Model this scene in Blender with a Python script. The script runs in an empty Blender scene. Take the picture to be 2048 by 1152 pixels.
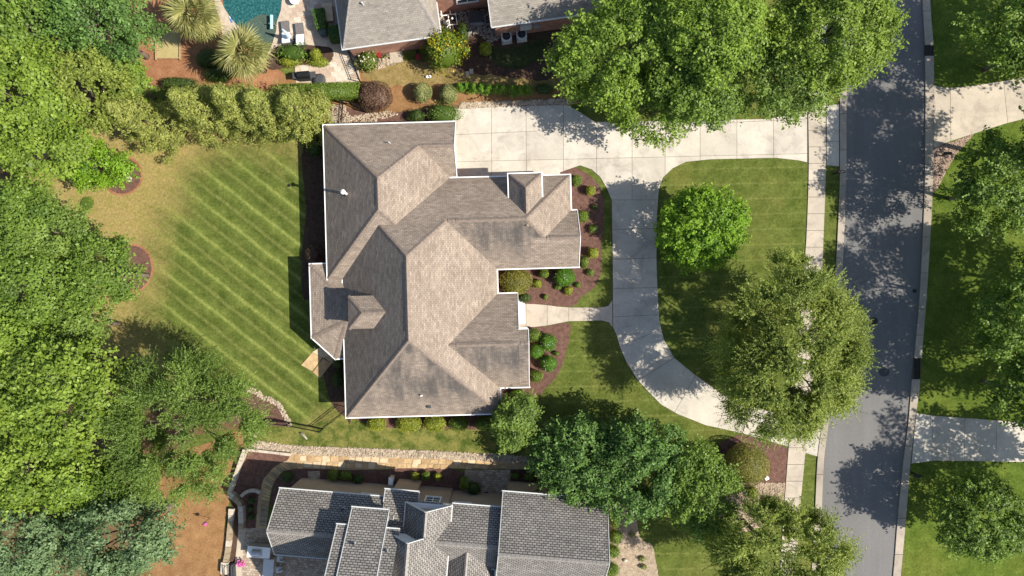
import bpy, bmesh, math, random
import numpy as np
from mathutils import Vector, Matrix
from mathutils.geometry import tessellate_polygon

# ---------------------------------------------------------------- camera, sky, sun, exposure
scene = bpy.context.scene
COL = scene.collection
H = 58.0                 # drone height in metres
FPX = 1392.0             # focal length in pixels of the 2048 px wide photograph
cam_d = bpy.data.cameras.new('camera'); cam = bpy.data.objects.new('camera', cam_d); COL.objects.link(cam)
cam.location = (0, 0, H); cam.rotation_euler = (0, 0, 0)
cam_d.sensor_width = 36.0; cam_d.lens = 36.0*FPX/2048.0; cam_d.clip_end = 5000; cam_d.clip_start = 0.5
scene.camera = cam
SUN_EL, SUN_X, SUN_Y = math.radians(46), 0.968, -0.25     # the sun stands to the right and a little below the picture
world = bpy.data.worlds.new('World'); scene.world = world; world.use_nodes = True
wn = world.node_tree.nodes; wl = world.node_tree.links
sky = wn.new('ShaderNodeTexSky'); sky.sky_type = 'NISHITA'; sky.sun_disc = False
sky.sun_elevation = SUN_EL; sky.sun_rotation = math.atan2(SUN_X, SUN_Y)
wl.new(sky.outputs[0], wn['Background'].inputs[0]); wn['Background'].inputs[1].default_value = 0.10
sun_d = bpy.data.lights.new('sun', 'SUN'); sun = bpy.data.objects.new('sun', sun_d); COL.objects.link(sun)
sun_d.energy = 4.6; sun_d.angle = math.radians(0.55); sun_d.color = (1.0, 0.93, 0.82)
sd = Vector((SUN_X*math.cos(SUN_EL), SUN_Y*math.cos(SUN_EL), math.sin(SUN_EL)))
sun.rotation_euler = sd.to_track_quat('Z', 'Y').to_euler(); sun.location = (60, -20, 80)
scene.view_settings.view_transform = 'Standard'; scene.view_settings.look = 'None'
scene.view_settings.exposure = 0.85; scene.view_settings.gamma = 1.0
scene.render.engine = 'CYCLES'
try:
    scene.cycles.max_bounces = 6; scene.cycles.diffuse_bounces = 3; scene.cycles.transmission_bounces = 4
    scene.cycles.transparent_max_bounces = 8; scene.cycles.use_denoising = True
except Exception: pass

# ---------------------------------------------------------------- helpers
def P(px, py, z=0.0):
    """A point seen at pixel (px, py) of the photograph that stands at height z."""
    k = (H - z)/FPX
    return Vector(((px-1024.0)*k, (576.0-py)*k, z))
def W(px, py, z=0.0):
    v = P(px, py, z); return (v.x, v.y)
def tag(o, label=None, cat=None, group=None, kind=None):
    if label: o['label'] = label
    if cat: o['category'] = cat
    if group: o['group'] = group
    if kind: o['kind'] = kind
    return o
def empty(name, loc=(0, 0, 0), rz=0.0):
    o = bpy.data.objects.new(name, None); COL.objects.link(o); o.location = loc; o.rotation_euler = (0, 0, rz)
    o.empty_display_size = 0.2
    return o
def thing(name, loc, label, cat, group=None, rz=0.0):
    return tag(empty(name, loc, rz), label, cat, group)
def link(name, me, parent=None, loc=None, rz=None):
    o = bpy.data.objects.new(name, me); COL.objects.link(o)
    if parent: o.parent = parent
    if loc is not None: o.location = loc
    if rz is not None: o.rotation_euler = (0, 0, rz)
    return o
class MB:
    """collects boxes, prisms and tubes into one mesh"""
    def __init__(s): s.v = []; s.f = []; s.uv = None
    def add(s, vs, fs):
        n = len(s.v); s.v += [tuple(v) for v in vs]; s.f += [tuple(i+n for i in f) for f in fs]; return s
    def box(s, c, d, rz=0.0, taper=1.0):
        cx, cy, cz = c; hx, hy, hz = d[0]/2, d[1]/2, d[2]/2; ca, sa = math.cos(rz), math.sin(rz)
        vs = []
        for z, k in ((-hz, 1.0), (hz, taper)):
            for x, y in ((-hx, -hy), (hx, -hy), (hx, hy), (-hx, hy)):
                x2, y2 = x*k, y*k
                vs.append((cx+x2*ca-y2*sa, cy+x2*sa+y2*ca, cz+z))
        return s.add(vs, [(3, 2, 1, 0), (4, 5, 6, 7), (0, 1, 5, 4), (1, 2, 6, 5), (2, 3, 7, 6), (3, 0, 4, 7)])
    def beam(s, a, b, w, h, up=(0, 0, 1)):
        a = Vector(a); b = Vector(b); d = (b-a).normalized(); u = Vector(up)
        r = d.cross(u)
        if r.length < 1e-4: r = d.cross(Vector((1, 0, 0)))
        r.normalize(); u = r.cross(d)
        vs = []
        for p in (a, b):
            for x, y in ((-1, -1), (1, -1), (1, 1), (-1, 1)): vs.append(p + r*(x*w/2) + u*(y*h/2))
        return s.add(vs, [(0, 1, 2, 3), (7, 6, 5, 4), (1, 0, 4, 5), (2, 1, 5, 6), (3, 2, 6, 7), (0, 3, 7, 4)])
    def tube(s, pts, rads, n=8, cap=True):
        pts = [Vector(p) for p in pts]; vs = []; fs = []
        for i, p in enumerate(pts):
            d = (pts[min(i+1, len(pts)-1)] - pts[max(i-1, 0)]).normalized()
            r = d.cross(Vector((0, 0, 1)))
            if r.length < 1e-3: r = Vector((1, 0, 0))
            r.normalize(); u = r.cross(d)
            for k in range(n):
                a = 2*math.pi*k/n; vs.append(p + (r*math.cos(a) + u*math.sin(a))*rads[i])
        for i in range(len(pts)-1):
            for k in range(n):
                a, b = i*n+k, i*n+(k+1) % n; fs.append((a, b, b+n, a+n))
        if cap: fs += [tuple(range(n))[::-1], tuple(range((len(pts)-1)*n, len(pts)*n))]
        return s.add(vs, fs)
    def prism(s, poly, z0, z1):
        n = len(poly); vs = [(x, y, z0) for x, y in poly] + [(x, y, z1) for x, y in poly]
        fs = [(i, (i+1) % n, (i+1) % n + n, i+n) for i in range(n)]
        tri = tessellate_polygon([[Vector((x, y, 0)) for x, y in poly]])
        area = sum(poly[i][0]*poly[(i+1) % n][1] - poly[(i+1) % n][0]*poly[i][1] for i in range(n))
        if area < 0: fs = [f[::-1] for f in fs]
        for a, b, c in tri:
            (x0, y0), (x1, y1), (x2, y2) = poly[a], poly[b], poly[c]
            if (x1-x0)*(y2-y0)-(x2-x0)*(y1-y0) < 0: b, c = c, b
            fs.append((a+n, b+n, c+n)); fs.append((c, b, a))
        return s.add(vs, fs)
    def sphere(s, c, r, nu=12, nv=8, v0=-1.0):
        rx, ry, rz = r if hasattr(r, '__len__') else (r, r, r); vs = []; fs = []
        for j in range(nv+1):
            a = -math.pi/2 + math.pi*j/nv
            for i in range(nu):
                b = 2*math.pi*i/nu
                vs.append((c[0]+rx*math.cos(a)*math.cos(b), c[1]+ry*math.cos(a)*math.sin(b), c[2]+rz*max(v0, math.sin(a))))
        for j in range(nv):
            for i in range(nu):
                k = j*nu+i; k2 = j*nu+(i+1) % nu; fs.append((k, k2, k2+nu, k+nu))
        return s.add(vs, fs)
    def mesh(s, name, mat, smooth=False):
        me = bpy.data.meshes.new(name); me.from_pydata(s.v, [], s.f); me.materials.append(mat)
        if smooth: me.polygons.foreach_set('use_smooth', [True]*len(me.polygons))
        me.update(); return me
    def build(s, name, mat, parent=None, smooth=False, loc=None, rz=None):
        return link(name, s.mesh(name, mat, smooth), parent, loc, rz)
def sm(pts, n=5, closed=True):
    """smooth outline through the points"""
    out = []; m = len(pts)
    rng_ = range(m) if closed else range(m-1)
    for i in rng_:
        if closed: p0, p1, p2, p3 = pts[i-1], pts[i], pts[(i+1) % m], pts[(i+2) % m]
        else: p0, p1, p2, p3 = pts[max(i-1, 0)], pts[i], pts[i+1], pts[min(i+2, m-1)]
        for k in range(n):
            t = k/n
            out.append(tuple(0.5*((2*p1[a]) + (-p0[a]+p2[a])*t + (2*p0[a]-5*p1[a]+4*p2[a]-p3[a])*t*t + (-p0[a]+3*p1[a]-3*p2[a]+p3[a])*t**3) for a in (0, 1)))
    if not closed: out.append(tuple(pts[-1]))
    return out
def wp(pts, z=0.0): return [W(x, y, z) for x, y in pts]
def inside(x, y, poly):
    c = False; n = len(poly); j = n-1
    for i in range(n):
        if (poly[i][1] > y) != (poly[j][1] > y) and x < (poly[j][0]-poly[i][0])*(y-poly[i][1])/(poly[j][1]-poly[i][1]) + poly[i][0]: c = not c
        j = i
    return c
def sheet(name, pts, z, mat, th=0.0, kind='structure', smooth=True, parent=None, wob=0.0):
    """a flat sheet (or a slab th thick) with the outline pts given in photo pixels"""
    poly = sm(pts) if smooth else pts
    poly = wp(poly)
    if wob:
        r = random.Random(len(pts)*7+int(pts[0][0])); q = []
        for i in range(len(poly)):
            a = poly[i]; b = poly[(i+1) % len(poly)]; n = max(1, int(math.dist(a, b)/0.25))
            for k in range(n):
                t = k/n; q.append((a[0]+(b[0]-a[0])*t + r.uniform(-wob, wob), a[1]+(b[1]-a[1])*t + r.uniform(-wob, wob)))
        poly = q
    b = MB()
    if th: b.prism(poly, z-th, z)
    else:
        n = len(poly)
        fs = []
        for t in tessellate_polygon([[Vector((x, y, 0)) for x, y in poly]]):
            a0, b0, c0 = t; (x0, y0), (x1, y1), (x2, y2) = poly[a0], poly[b0], poly[c0]
            if (x1-x0)*(y2-y0)-(x2-x0)*(y1-y0) < 0: b0, c0 = c0, b0
            fs.append((a0, b0, c0))
        b.add([(x, y, z) for x, y in poly], fs)
    o = b.build(name, mat, parent)
    if kind and parent is None: o['kind'] = kind
    return o

# ---------------------------------------------------------------- materials
class NT:
    def __init__(s, name):
        s.m = bpy.data.materials.new(name); s.m.use_nodes = True; s.t = s.m.node_tree; s.n = s.t.nodes; s.l = s.t.links
        s.b = s.n['Principled BSDF']; s.b.inputs['Roughness'].default_value = 0.9
        s.b.inputs['Specular IOR Level'].default_value = 0.25
    def new(s, t, **kw):
        n = s.n.new(t)
        for k, v in kw.items():
            if hasattr(n, k): setattr(n, k, v)
        return n
    def put(s, sock, v):
        if hasattr(v, 'is_output') or isinstance(v, bpy.types.NodeSocket): s.l.new(v, sock)
        else: sock.default_value = v
    def pos(s): 
        return s.new('ShaderNodeNewGeometry').outputs['Position']
    def noise(s, vec, scale, detail=4.0, rough=0.6, dist=0.0):
        n = s.new('ShaderNodeTexNoise'); s.put(n.inputs['Vector'], vec); n.inputs['Scale'].default_value = scale
        n.inputs['Detail'].default_value = detail; n.inputs['Roughness'].default_value = rough; n.inputs['Distortion'].default_value = dist
        return n.outputs['Fac']
    def ramp(s, f, cols):
        n = s.new('ShaderNodeValToRGB'); e = n.color_ramp.elements; s.put(n.inputs[0], f)
        while len(e) < len(cols): e.new(0.5)
        for i, (p, c) in enumerate(cols):
            e[i].position = p; e[i].color = tuple(c)+(1,) if len(c) == 3 else c
        return n.outputs[0]
    def math(s, op, a, b=0.0, c=0.0):
        n = s.new('ShaderNodeMath', operation=op); s.put(n.inputs[0], a); s.put(n.inputs[1], b); s.put(n.inputs[2], c); return n.outputs[0]
    def mix(s, f, a, b, mode='MIX'):
        n = s.new('ShaderNodeMix', data_type='RGBA', blend_type=mode); s.put(n.inputs[0], f)
        for i, v in ((6, a), (7, b)):
            if isinstance(v, (tuple, list)): v = tuple(v)+(1,) if len(v) == 3 else tuple(v)
            s.put(n.inputs[i], v)
        return n.outputs[2]
    def mr(s, v, a, b, c, d):
        n = s.new('ShaderNodeMapRange'); s.put(n.inputs[0], v)
        for i, q in enumerate((a, b, c, d)): n.inputs[i+1].default_value = q
        return n.outputs[0]
    def bump(s, h, strength=0.5, dist=0.02):
        n = s.new('ShaderNodeBump'); n.inputs['Strength'].default_value = strength; n.inputs['Distance'].default_value = dist
        s.put(n.inputs['Height'], h); s.l.new(n.outputs[0], s.b.inputs['Normal'])
    def col(s, c):
        s.put(s.b.inputs['Base Color'], tuple(c)+(1,) if isinstance(c, (tuple, list)) and len(c) == 3 else c)
    def grey(s, f):      # scalar to colour
        n = s.new('ShaderNodeCombineColor')
        for i in range(3): s.put(n.inputs[i], f)
        return n.outputs[0]
def plain(name, c, rough=0.6, metal=0.0, var=0.12, scale=6.0, spec=0.3):
    t = NT(name); p = t.new('ShaderNodeTexCoord').outputs['Object']
    f = t.mr(t.noise(p, scale, 5), 0.3, 0.7, 1-var, 1+var)
    t.col(t.mix(1.0, c, t.grey(f), 'MULTIPLY')); t.b.inputs['Roughness'].default_value = rough
    t.b.inputs['Metallic'].default_value = metal; t.b.inputs['Specular IOR Level'].default_value = spec
    return t.m
def ground_mat(name, cols, s1, s2, var=0.35, bump=0.5, big=0.12, bigvar=0.15, s3=None, rough=0.95, bd=0.03):
    t = NT(name); p = t.pos()
    c = t.ramp(t.noise(p, s1, 5, 0.65), cols)
    fine = t.noise(p, s2, 6, 0.75)
    c = t.mix(1.0, c, t.grey(t.mr(fine, 0.25, 0.75, 1-var, 1+var)), 'MULTIPLY')
    c = t.mix(1.0, c, t.grey(t.mr(t.noise(p, big, 3), 0.3, 0.7, 1-bigvar, 1+bigvar)), 'MULTIPLY')
    t.col(c); t.bump(fine, bump, bd); t.b.inputs['Roughness'].default_value = rough
    t.b.inputs['Specular IOR Level'].default_value = 0.15
    return t.m

def lawn_mat(name, kind):
    t = NT(name); p = t.pos()
    sep = t.new('ShaderNodeSeparateXYZ'); t.put(sep.inputs[0], p); X, Y = sep.outputs[0], sep.outputs[1]
    n_mid = t.noise(p, 0.9, 5, 0.7); n_big = t.noise(p, 0.16, 4, 0.6); n_fine = t.noise(p, 4.5, 6, 0.9); n_tuft = t.noise(p, 2.6, 4, 0.7, 0.4)
    G1, G2, DRY, DRY2 = (0.054, 0.076, 0.014), (0.108, 0.132, 0.030), (0.235, 0.195, 0.062), (0.27, 0.20, 0.085)
    green = t.mix(t.mr(n_mid, 0.35, 0.65, 0, 1), G1, G2)
    if kind == 'back':
        dry = t.mix(t.mr(n_tuft, 0.35, 0.65, 0, 1), DRY, DRY2)
        olive = (0.15, 0.155, 0.03)
        # the watered, striped part of the lawn lies beside the house
        dx = t.math('DIVIDE', t.math('ADD', X, 19.6), 11.4); dy = t.math('DIVIDE', t.math('ADD', Y, 0.2), 13.2)
        rr = t.math('SQRT', t.math('ADD', t.math('MULTIPLY', dx, dx), t.math('MULTIPLY', dy, dy)))
        rr = t.math('ADD', rr, t.math('MULTIPLY', t.math('SUBTRACT', n_big, 0.5), 0.7))
        rr = t.math('ADD', rr, t.math('MULTIPLY', t.math('SUBTRACT', n_tuft, 0.5), 0.25))
        wet = t.mr(rr, 0.78, 1.16, 1.0, 0.0)
        base = t.mix(wet, dry, green)
        base = t.mix(t.math('MULTIPLY', t.mr(n_mid, 0.5, 0.7, 0, 0.55), t.math('SUBTRACT', 1.0, wet)), base, olive)
        s = t.math('ADD', t.math('MULTIPLY', X, 0.62), t.math('MULTIPLY', Y, 0.785))
        s = t.math('ADD', s, t.math('MULTIPLY', t.math('SUBTRACT', t.noise(p, 0.5, 2), 0.5), 0.22))
        fr = t.math('FRACT', t.math('DIVIDE', s, 1.09))
        d = t.math('ABSOLUTE', t.math('SUBTRACT', fr, 0.5))
        line = t.mr(d, 0.03, 0.20, 1.0, 0.0)
        band = t.math('SINE', t.math('MULTIPLY', s, 2*math.pi/2.18))
        amt = t.math('MULTIPLY', t.math('MULTIPLY', line, t.mr(rr, 0.72, 1.08, 1, 0)), t.mr(n_tuft, 0.3, 0.6, 0.35, 1.0))
        base = t.mix(t.math('MULTIPLY', amt, 0.50), base, (0.24, 0.26, 0.075))
        base = t.mix(1.0, base, t.grey(t.math('ADD', 1.0, t.math('MULTIPLY', t.math('MULTIPLY', band, wet), 0.17))), 'MULTIPLY')  # mown lines and bands: sheen of leaning blades painted into the grass colour
    elif kind == 'front':
        tan = (0.20, 0.17, 0.05)
        base = t.mix(t.mr(n_big, 0.5, 0.72, 0, 0.35), green, tan)
        base = t.mix(t.mr(n_tuft, 0.55, 0.75, 0, 0.35), base, (0.15, 0.16, 0.03))
        s = t.math('ADD', Y, t.math('MULTIPLY', X, -0.02))
        d = t.math('ABSOLUTE', t.math('SUBTRACT', t.math('FRACT', t.math('DIVIDE', s, 1.28)), 0.5))
        line = t.math('MULTIPLY', t.mr(d, 0.0, 0.09, 1, 0), t.mr(n_tuft, 0.4, 0.65, 0.1, 0.45))
        base = t.mix(line, base, (0.21, 0.22, 0.07))  # faint mowing lines, their blade sheen painted as a lighter colour
    elif kind == 'side':
        base = t.mix(t.mr(n_mid, 0.4, 0.62, 0, 0.65), green, (0.22, 0.19, 0.06))
    else:
        base = t.mix(t.mr(n_big, 0.5, 0.7, 0, 0.3), t.mix(1.0, green, (0.95, 1.08, 0.8), 'MULTIPLY'), (0.17, 0.165, 0.035))
    base = t.mix(1.0, base, t.grey(t.mr(n_fine, 0.28, 0.72, 0.45, 1.55)), 'MULTIPLY')
    t.col(base); t.bump(n_fine, 0.8, 0.05); t.b.inputs['Roughness'].default_value = 1.0; t.b.inputs['Specular IOR Level'].default_value = 0.05
    return t.m

def shingle_mat(name, c1, c2, gap, stain=0.0, w=0.30, row=0.15, gapw=0.012, cell=1.0, warm=(1, 1, 1)):
    t = NT(name); uv = t.new('ShaderNodeUVMap').outputs[0]
    bk = t.new('ShaderNodeTexBrick'); bk.offset = 0.5; bk.squash = 1.0; t.put(bk.inputs['Vector'], uv)
    bk.inputs['Color1'].default_value = tuple(c1)+(1,); bk.inputs['Color2'].default_value = tuple(c2)+(1,); bk.inputs['Mortar'].default_value = tuple(gap)+(1,)
    bk.inputs['Scale'].default_value = 1.0; bk.inputs['Mortar Size'].default_value = gapw; bk.inputs['Mortar Smooth'].default_value = 0.2
    bk.inputs['Bias'].default_value = 0.0; bk.inputs['Brick Width'].default_value = w; bk.inputs['Row Height'].default_value = row
    bk2 = t.new('ShaderNodeTexBrick'); bk2.offset = 0.37; t.put(bk2.inputs['Vector'], uv)
    bk2.inputs['Color1'].default_value = (0.88, 0.88, 0.88, 1); bk2.inputs['Color2'].default_value = (1.12, 1.12, 1.10, 1); bk2.inputs['Mortar'].default_value = (1, 1, 1, 1)
    bk2.inputs['Scale'].default_value = 1.0; bk2.inputs['Mortar Size'].default_value = 0.0; bk2.inputs['Brick Width'].default_value = w*1.25; bk2.inputs['Row Height'].default_value = row
    c = t.mix(1.0, bk.outputs['Color'], bk2.outputs['Color'], 'MULTIPLY')
    p = t.pos()
    c = t.mix(1.0, c, t.grey(t.mr(t.noise(p, 0.55, 5, 0.65), 0.3, 0.7, 0.87, 1.13)), 'MULTIPLY')
    c = t.mix(1.0, c, t.grey(t.mr(t.noise(p, 9.0, 4, 0.8), 0.25, 0.75, 0.86, 1.14)), 'MULTIPLY')
    if stain:
        mp = t.new('ShaderNodeMapping'); t.put(mp.inputs['Vector'], uv); mp.inputs['Scale'].default_value = (0.75, 0.22, 1)
        st = t.math('MULTIPLY', t.mr(t.noise(mp.outputs[0], 1.0, 6, 0.6, 0.3), 0.37, 0.60, 0, 1), stain)
        sep = t.new('ShaderNodeSeparateXYZ'); t.put(sep.inputs[0], uv)
        st = t.math('MULTIPLY', st, t.mr(sep.outputs[1], 0.5, 2.6, 0.08, 1.0))
        c = t.mix(st, c, (0.055, 0.054, 0.054))
    t.col(c); t.b.inputs['Roughness'].default_value = 0.95; t.b.inputs['Specular IOR Level'].default_value = 0.12
    t.bump(t.noise(p, 40, 3), 0.25, 0.01)
    return t.m
def brick_mat(name, c1, c2, mortar, w=0.2, row=0.067):
    t = NT(name); uv = t.new('ShaderNodeUVMap').outputs[0]
    bk = t.new('ShaderNodeTexBrick'); t.put(bk.inputs['Vector'], uv)
    bk.inputs['Color1'].default_value = tuple(c1)+(1,); bk.inputs['Color2'].default_value = tuple(c2)+(1,); bk.inputs['Mortar'].default_value = tuple(mortar)+(1,)
    bk.inputs['Scale'].default_value = 1.0; bk.inputs['Mortar Size'].default_value = 0.008; bk.inputs['Brick Width'].default_value = w; bk.inputs['Row Height'].default_value = row
    t.col(t.mix(1.0, bk.outputs['Color'], t.grey(t.mr(t.noise(t.pos(), 1.6, 5), 0.3, 0.7, 0.75, 1.25)), 'MULTIPLY'))
    return t.m
def concrete_mat(name, c, joint=0.0):
    t = NT(name); p = t.pos(); oi = t.new('ShaderNodeObjectInfo')
    k = t.mr(oi.outputs['Random'], 0, 1, 0.93, 1.06)
    a = t.mr(t.noise(p, 0.35, 5, 0.6), 0.3, 0.7, 0.84, 1.12); b = t.mr(t.noise(p, 5.0, 6, 0.7), 0.25, 0.75, 0.93, 1.07)
    blot = t.mr(t.noise(p, 0.55, 7, 0.75, 0.8), 0.48, 0.70, 1.0, 0.68)
    f = t.math('MULTIPLY', t.math('MULTIPLY', a, b), t.math('MULTIPLY', k, blot))
    t.col(t.mix(1.0, c, t.grey(f), 'MULTIPLY')); t.bump(t.noise(p, 30, 4), 0.15, 0.01); t.b.inputs['Roughness'].default_value = 0.92
    return t.m
def asphalt_mat():
    t = NT('asphalt'); p = t.pos()
    a = t.mr(t.noise(p, 0.18, 5, 0.6), 0.3, 0.7, 0.9, 1.1); b = t.mr(t.noise(p, 7.0, 7, 0.95), 0.25, 0.75, 0.72, 1.28)
    mp = t.new('ShaderNodeMapping'); t.put(mp.inputs['Vector'], p); mp.inputs['Scale'].default_value = (1.2, 0.05, 1); mp.inputs['Rotation'].default_value = (0, 0, 0.07)
    st = t.mr(t.noise(mp.outputs[0], 1.0, 3), 0.3, 0.7, 0.93, 1.07)
    t.col(t.mix(1.0, (0.142, 0.138, 0.134), t.grey(t.math('MULTIPLY', t.math('MULTIPLY', a, b), st)), 'MULTIPLY'))
    t.bump(t.noise(p, 40, 3), 0.3, 0.01); return t.m
def leaf_mat(name, dark, light, warm=None, trans=0.32, gloss=0.5):
    t = NT(name)
    at = t.new('ShaderNodeAttribute', attribute_name='tint'); f = at.outputs['Fac']
    cols = [(0.05, dark), (0.95, light)] if warm is None else [(0.05, dark), (0.72, light), (0.97, warm)]
    c = t.ramp(f, cols)
    t.col(c); t.b.inputs['Roughness'].default_value = gloss; t.b.inputs['Specular IOR Level'].default_value = 0.3
    tr = t.new('ShaderNodeBsdfTranslucent'); t.l.new(t.mix(1.0, c, (1.15, 1.2, 0.55), 'MULTIPLY'), tr.inputs[0])
    mx = t.new('ShaderNodeMixShader'); mx.inputs[0].default_value = trans
    t.l.new(t.b.outputs[0], mx.inputs[1]); t.l.new(tr.outputs[0], mx.inputs[2]); t.l.new(mx.outputs[0], t.n['Material Output'].inputs[0])
    return t.m

M = {}
M['lawn'] = lawn_mat('lawn', 'front'); M['back_lawn'] = lawn_mat('back_lawn', 'back'); M['side_lawn'] = lawn_mat('side_lawn', 'side'); M['east_lawn'] = lawn_mat('east_lawn', 'east')
M['straw'] = ground_mat('pine_straw', [(0.3, (0.17, 0.088, 0.036)), (0.7, (0.27, 0.155, 0.07))], 1.2, 9, 0.4, 0.7)
M['clay'] = ground_mat('clay_soil', [(0.3, (0.20, 0.085, 0.04)), (0.7, (0.31, 0.16, 0.085))], 1.0, 8, 0.35, 0.6)
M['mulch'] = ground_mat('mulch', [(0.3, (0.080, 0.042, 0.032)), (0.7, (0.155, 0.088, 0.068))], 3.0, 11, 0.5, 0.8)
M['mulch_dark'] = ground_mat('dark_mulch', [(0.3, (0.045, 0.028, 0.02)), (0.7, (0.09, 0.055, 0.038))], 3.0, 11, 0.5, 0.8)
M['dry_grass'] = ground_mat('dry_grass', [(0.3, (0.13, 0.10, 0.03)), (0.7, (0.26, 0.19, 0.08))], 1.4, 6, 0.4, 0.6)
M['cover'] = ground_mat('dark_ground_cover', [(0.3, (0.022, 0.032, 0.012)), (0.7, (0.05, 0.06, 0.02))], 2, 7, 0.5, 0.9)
M['forest_floor'] = ground_mat('leaf_litter', [(0.3, (0.07, 0.045, 0.022)), (0.55, (0.13, 0.085, 0.04)), (0.75, (0.06, 0.065, 0.02))], 0.8, 8, 0.5, 0.8)
M['gravel_bed'] = ground_mat('gravel_bed', [(0.3, (0.20, 0.15, 0.105)), (0.7, (0.36, 0.29, 0.21))], 3, 12, 0.4, 0.9)
M['grey_gravel'] = ground_mat('grey_gravel', [(0.3, (0.12, 0.11, 0.095)), (0.7, (0.27, 0.25, 0.21))], 4, 12, 0.45, 0.9)
M['sand_path'] = ground_mat('sandy_joint_fill', [(0.3, (0.32, 0.22, 0.12)), (0.7, (0.42, 0.31, 0.19))], 1.5, 9, 0.25, 0.5)
M['concrete'] = concrete_mat('concrete', (0.47, 0.43, 0.365)); M['walk'] = concrete_mat('pale_concrete', (0.42, 0.365, 0.295)); M['curb'] = concrete_mat('curb_concrete', (0.34, 0.295, 0.24))
M['tan_concrete'] = concrete_mat('tan_concrete', (0.41, 0.355, 0.28)); M['joint'] = plain('joint_fill', (0.10, 0.085, 0.065), 1.0)
M['asphalt'] = asphalt_mat()
M['shingle'] = shingle_mat('brown_shingles', (0.215, 0.172, 0.138), (0.285, 0.234, 0.190), (0.12, 0.096, 0.078))
M['shingle_stained'] = shingle_mat('stained_brown_shingles', (0.215, 0.172, 0.138), (0.285, 0.234, 0.190), (0.12, 0.096, 0.078), stain=0.8)
M['shingle_grey'] = shingle_mat('grey_shingles', (0.185, 0.172, 0.157), (0.265, 0.248, 0.228), (0.062, 0.057, 0.054), w=0.33, row=0.18, gapw=0.034)  # gaps widened and darkened to paint in the shadow line below each shingle
M['shingle_top'] = shingle_mat('weathered_grey_shingles', (0.21, 0.19, 0.165), (0.26, 0.235, 0.205), (0.15, 0.135, 0.12))
M['cap'] = plain('ridge_shingle', (0.20, 0.158, 0.128), 0.95, var=0.25, scale=5); M['cap_grey'] = plain('grey_ridge_shingle', (0.24, 0.22, 0.20), 0.95, var=0.25, scale=5)
M['white'] = plain('white_paint', (0.78, 0.78, 0.76), 0.5, var=0.04); M['brick'] = brick_mat('red_brick', (0.27, 0.095, 0.06), (0.36, 0.16, 0.10), (0.34, 0.29, 0.24))
M['stucco'] = ground_mat('beige_stucco', [(0.3, (0.36, 0.28, 0.205)), (0.7, (0.42, 0.335, 0.25))], 0.8, 14, 0.1, 0.2)
M['glass'] = plain('window_glass', (0.03, 0.04, 0.045), 0.06, var=0.0, spec=0.6)
M['black'] = plain('black_metal', (0.012, 0.012, 0.013), 0.45); M['dark'] = plain('dark_grey', (0.05, 0.052, 0.056), 0.7); M['iron'] = plain('cast_iron', (0.022, 0.02, 0.018), 0.7, var=0.3, scale=8)
M['grey'] = plain('grey_paint', (0.26, 0.27, 0.28), 0.6); M['light_grey'] = plain('light_grey_paint', (0.50, 0.51, 0.50), 0.5); M['silver'] = plain('steel', (0.55, 0.55, 0.55), 0.35, 0.8)
M['bark'] = plain('bark', (0.13, 0.10, 0.075), 0.95, var=0.35, scale=3); M['bark_pale'] = plain('pale_bark', (0.27, 0.24, 0.20), 0.95, var=0.3, scale=3)
M['red'] = plain('red_plastic', (0.22, 0.02, 0.02), 0.4); M['blue'] = plain('blue_plastic', (0.08, 0.17, 0.42), 0.5); M['teal'] = plain('pale_teal_board', (0.40, 0.66, 0.66), 0.5)
M['cushion'] = plain('grey_cushion', (0.13, 0.12, 0.115), 0.95, var=0.15); M['towel'] = plain('white_fabric', (0.72, 0.73, 0.74), 0.95, var=0.08); M['canvas'] = plain('tan_canvas', (0.33, 0.27, 0.12), 0.9, var=0.1, scale=2)
M['timber'] = plain('timber', (0.33, 0.23, 0.12), 0.85, var=0.25); M['bluepaint'] = plain('pale_blue_fabric', (0.42, 0.55, 0.62), 0.9)
M['stone_a'] = plain('tan_flagstone', (0.44, 0.31, 0.165), 0.95, var=0.25, scale=2); M['stone_b'] = plain('cream_flagstone', (0.52, 0.41, 0.27), 0.95, var=0.2, scale=2); M['stone_c'] = plain('brown_flagstone', (0.34, 0.23, 0.12), 0.95, var=0.25, scale=2)
M['wall_a'] = plain('grey_tan_stone', (0.27, 0.215, 0.14), 0.95, var=0.25, scale=2); M['wall_b'] = plain('pale_wall_stone', (0.45, 0.39, 0.31), 0.95, var=0.2, scale=2)
M['trav_a'] = plain('cream_travertine', (0.42, 0.345, 0.265), 0.85, var=0.15, scale=3); M['trav_b'] = plain('pale_travertine', (0.50, 0.44, 0.36), 0.85, var=0.15, scale=3); M['trav_c'] = plain('pinkish_travertine', (0.38, 0.29, 0.22), 0.85, var=0.15, scale=3)
M['pink'] = plain('pink_flower', (0.55, 0.10, 0.34), 0.8); M['pebble'] = plain('river_pebble', (0.35, 0.285, 0.21), 0.9, var=0.45, scale=4); M['pebble_grey'] = plain('grey_pebble', (0.26, 0.235, 0.20), 0.9, var=0.5, scale=4); M['pebble_pink'] = plain('pinkish_gravel_stone', (0.34, 0.24, 0.19), 0.9, var=0.4, scale=4)
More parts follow.
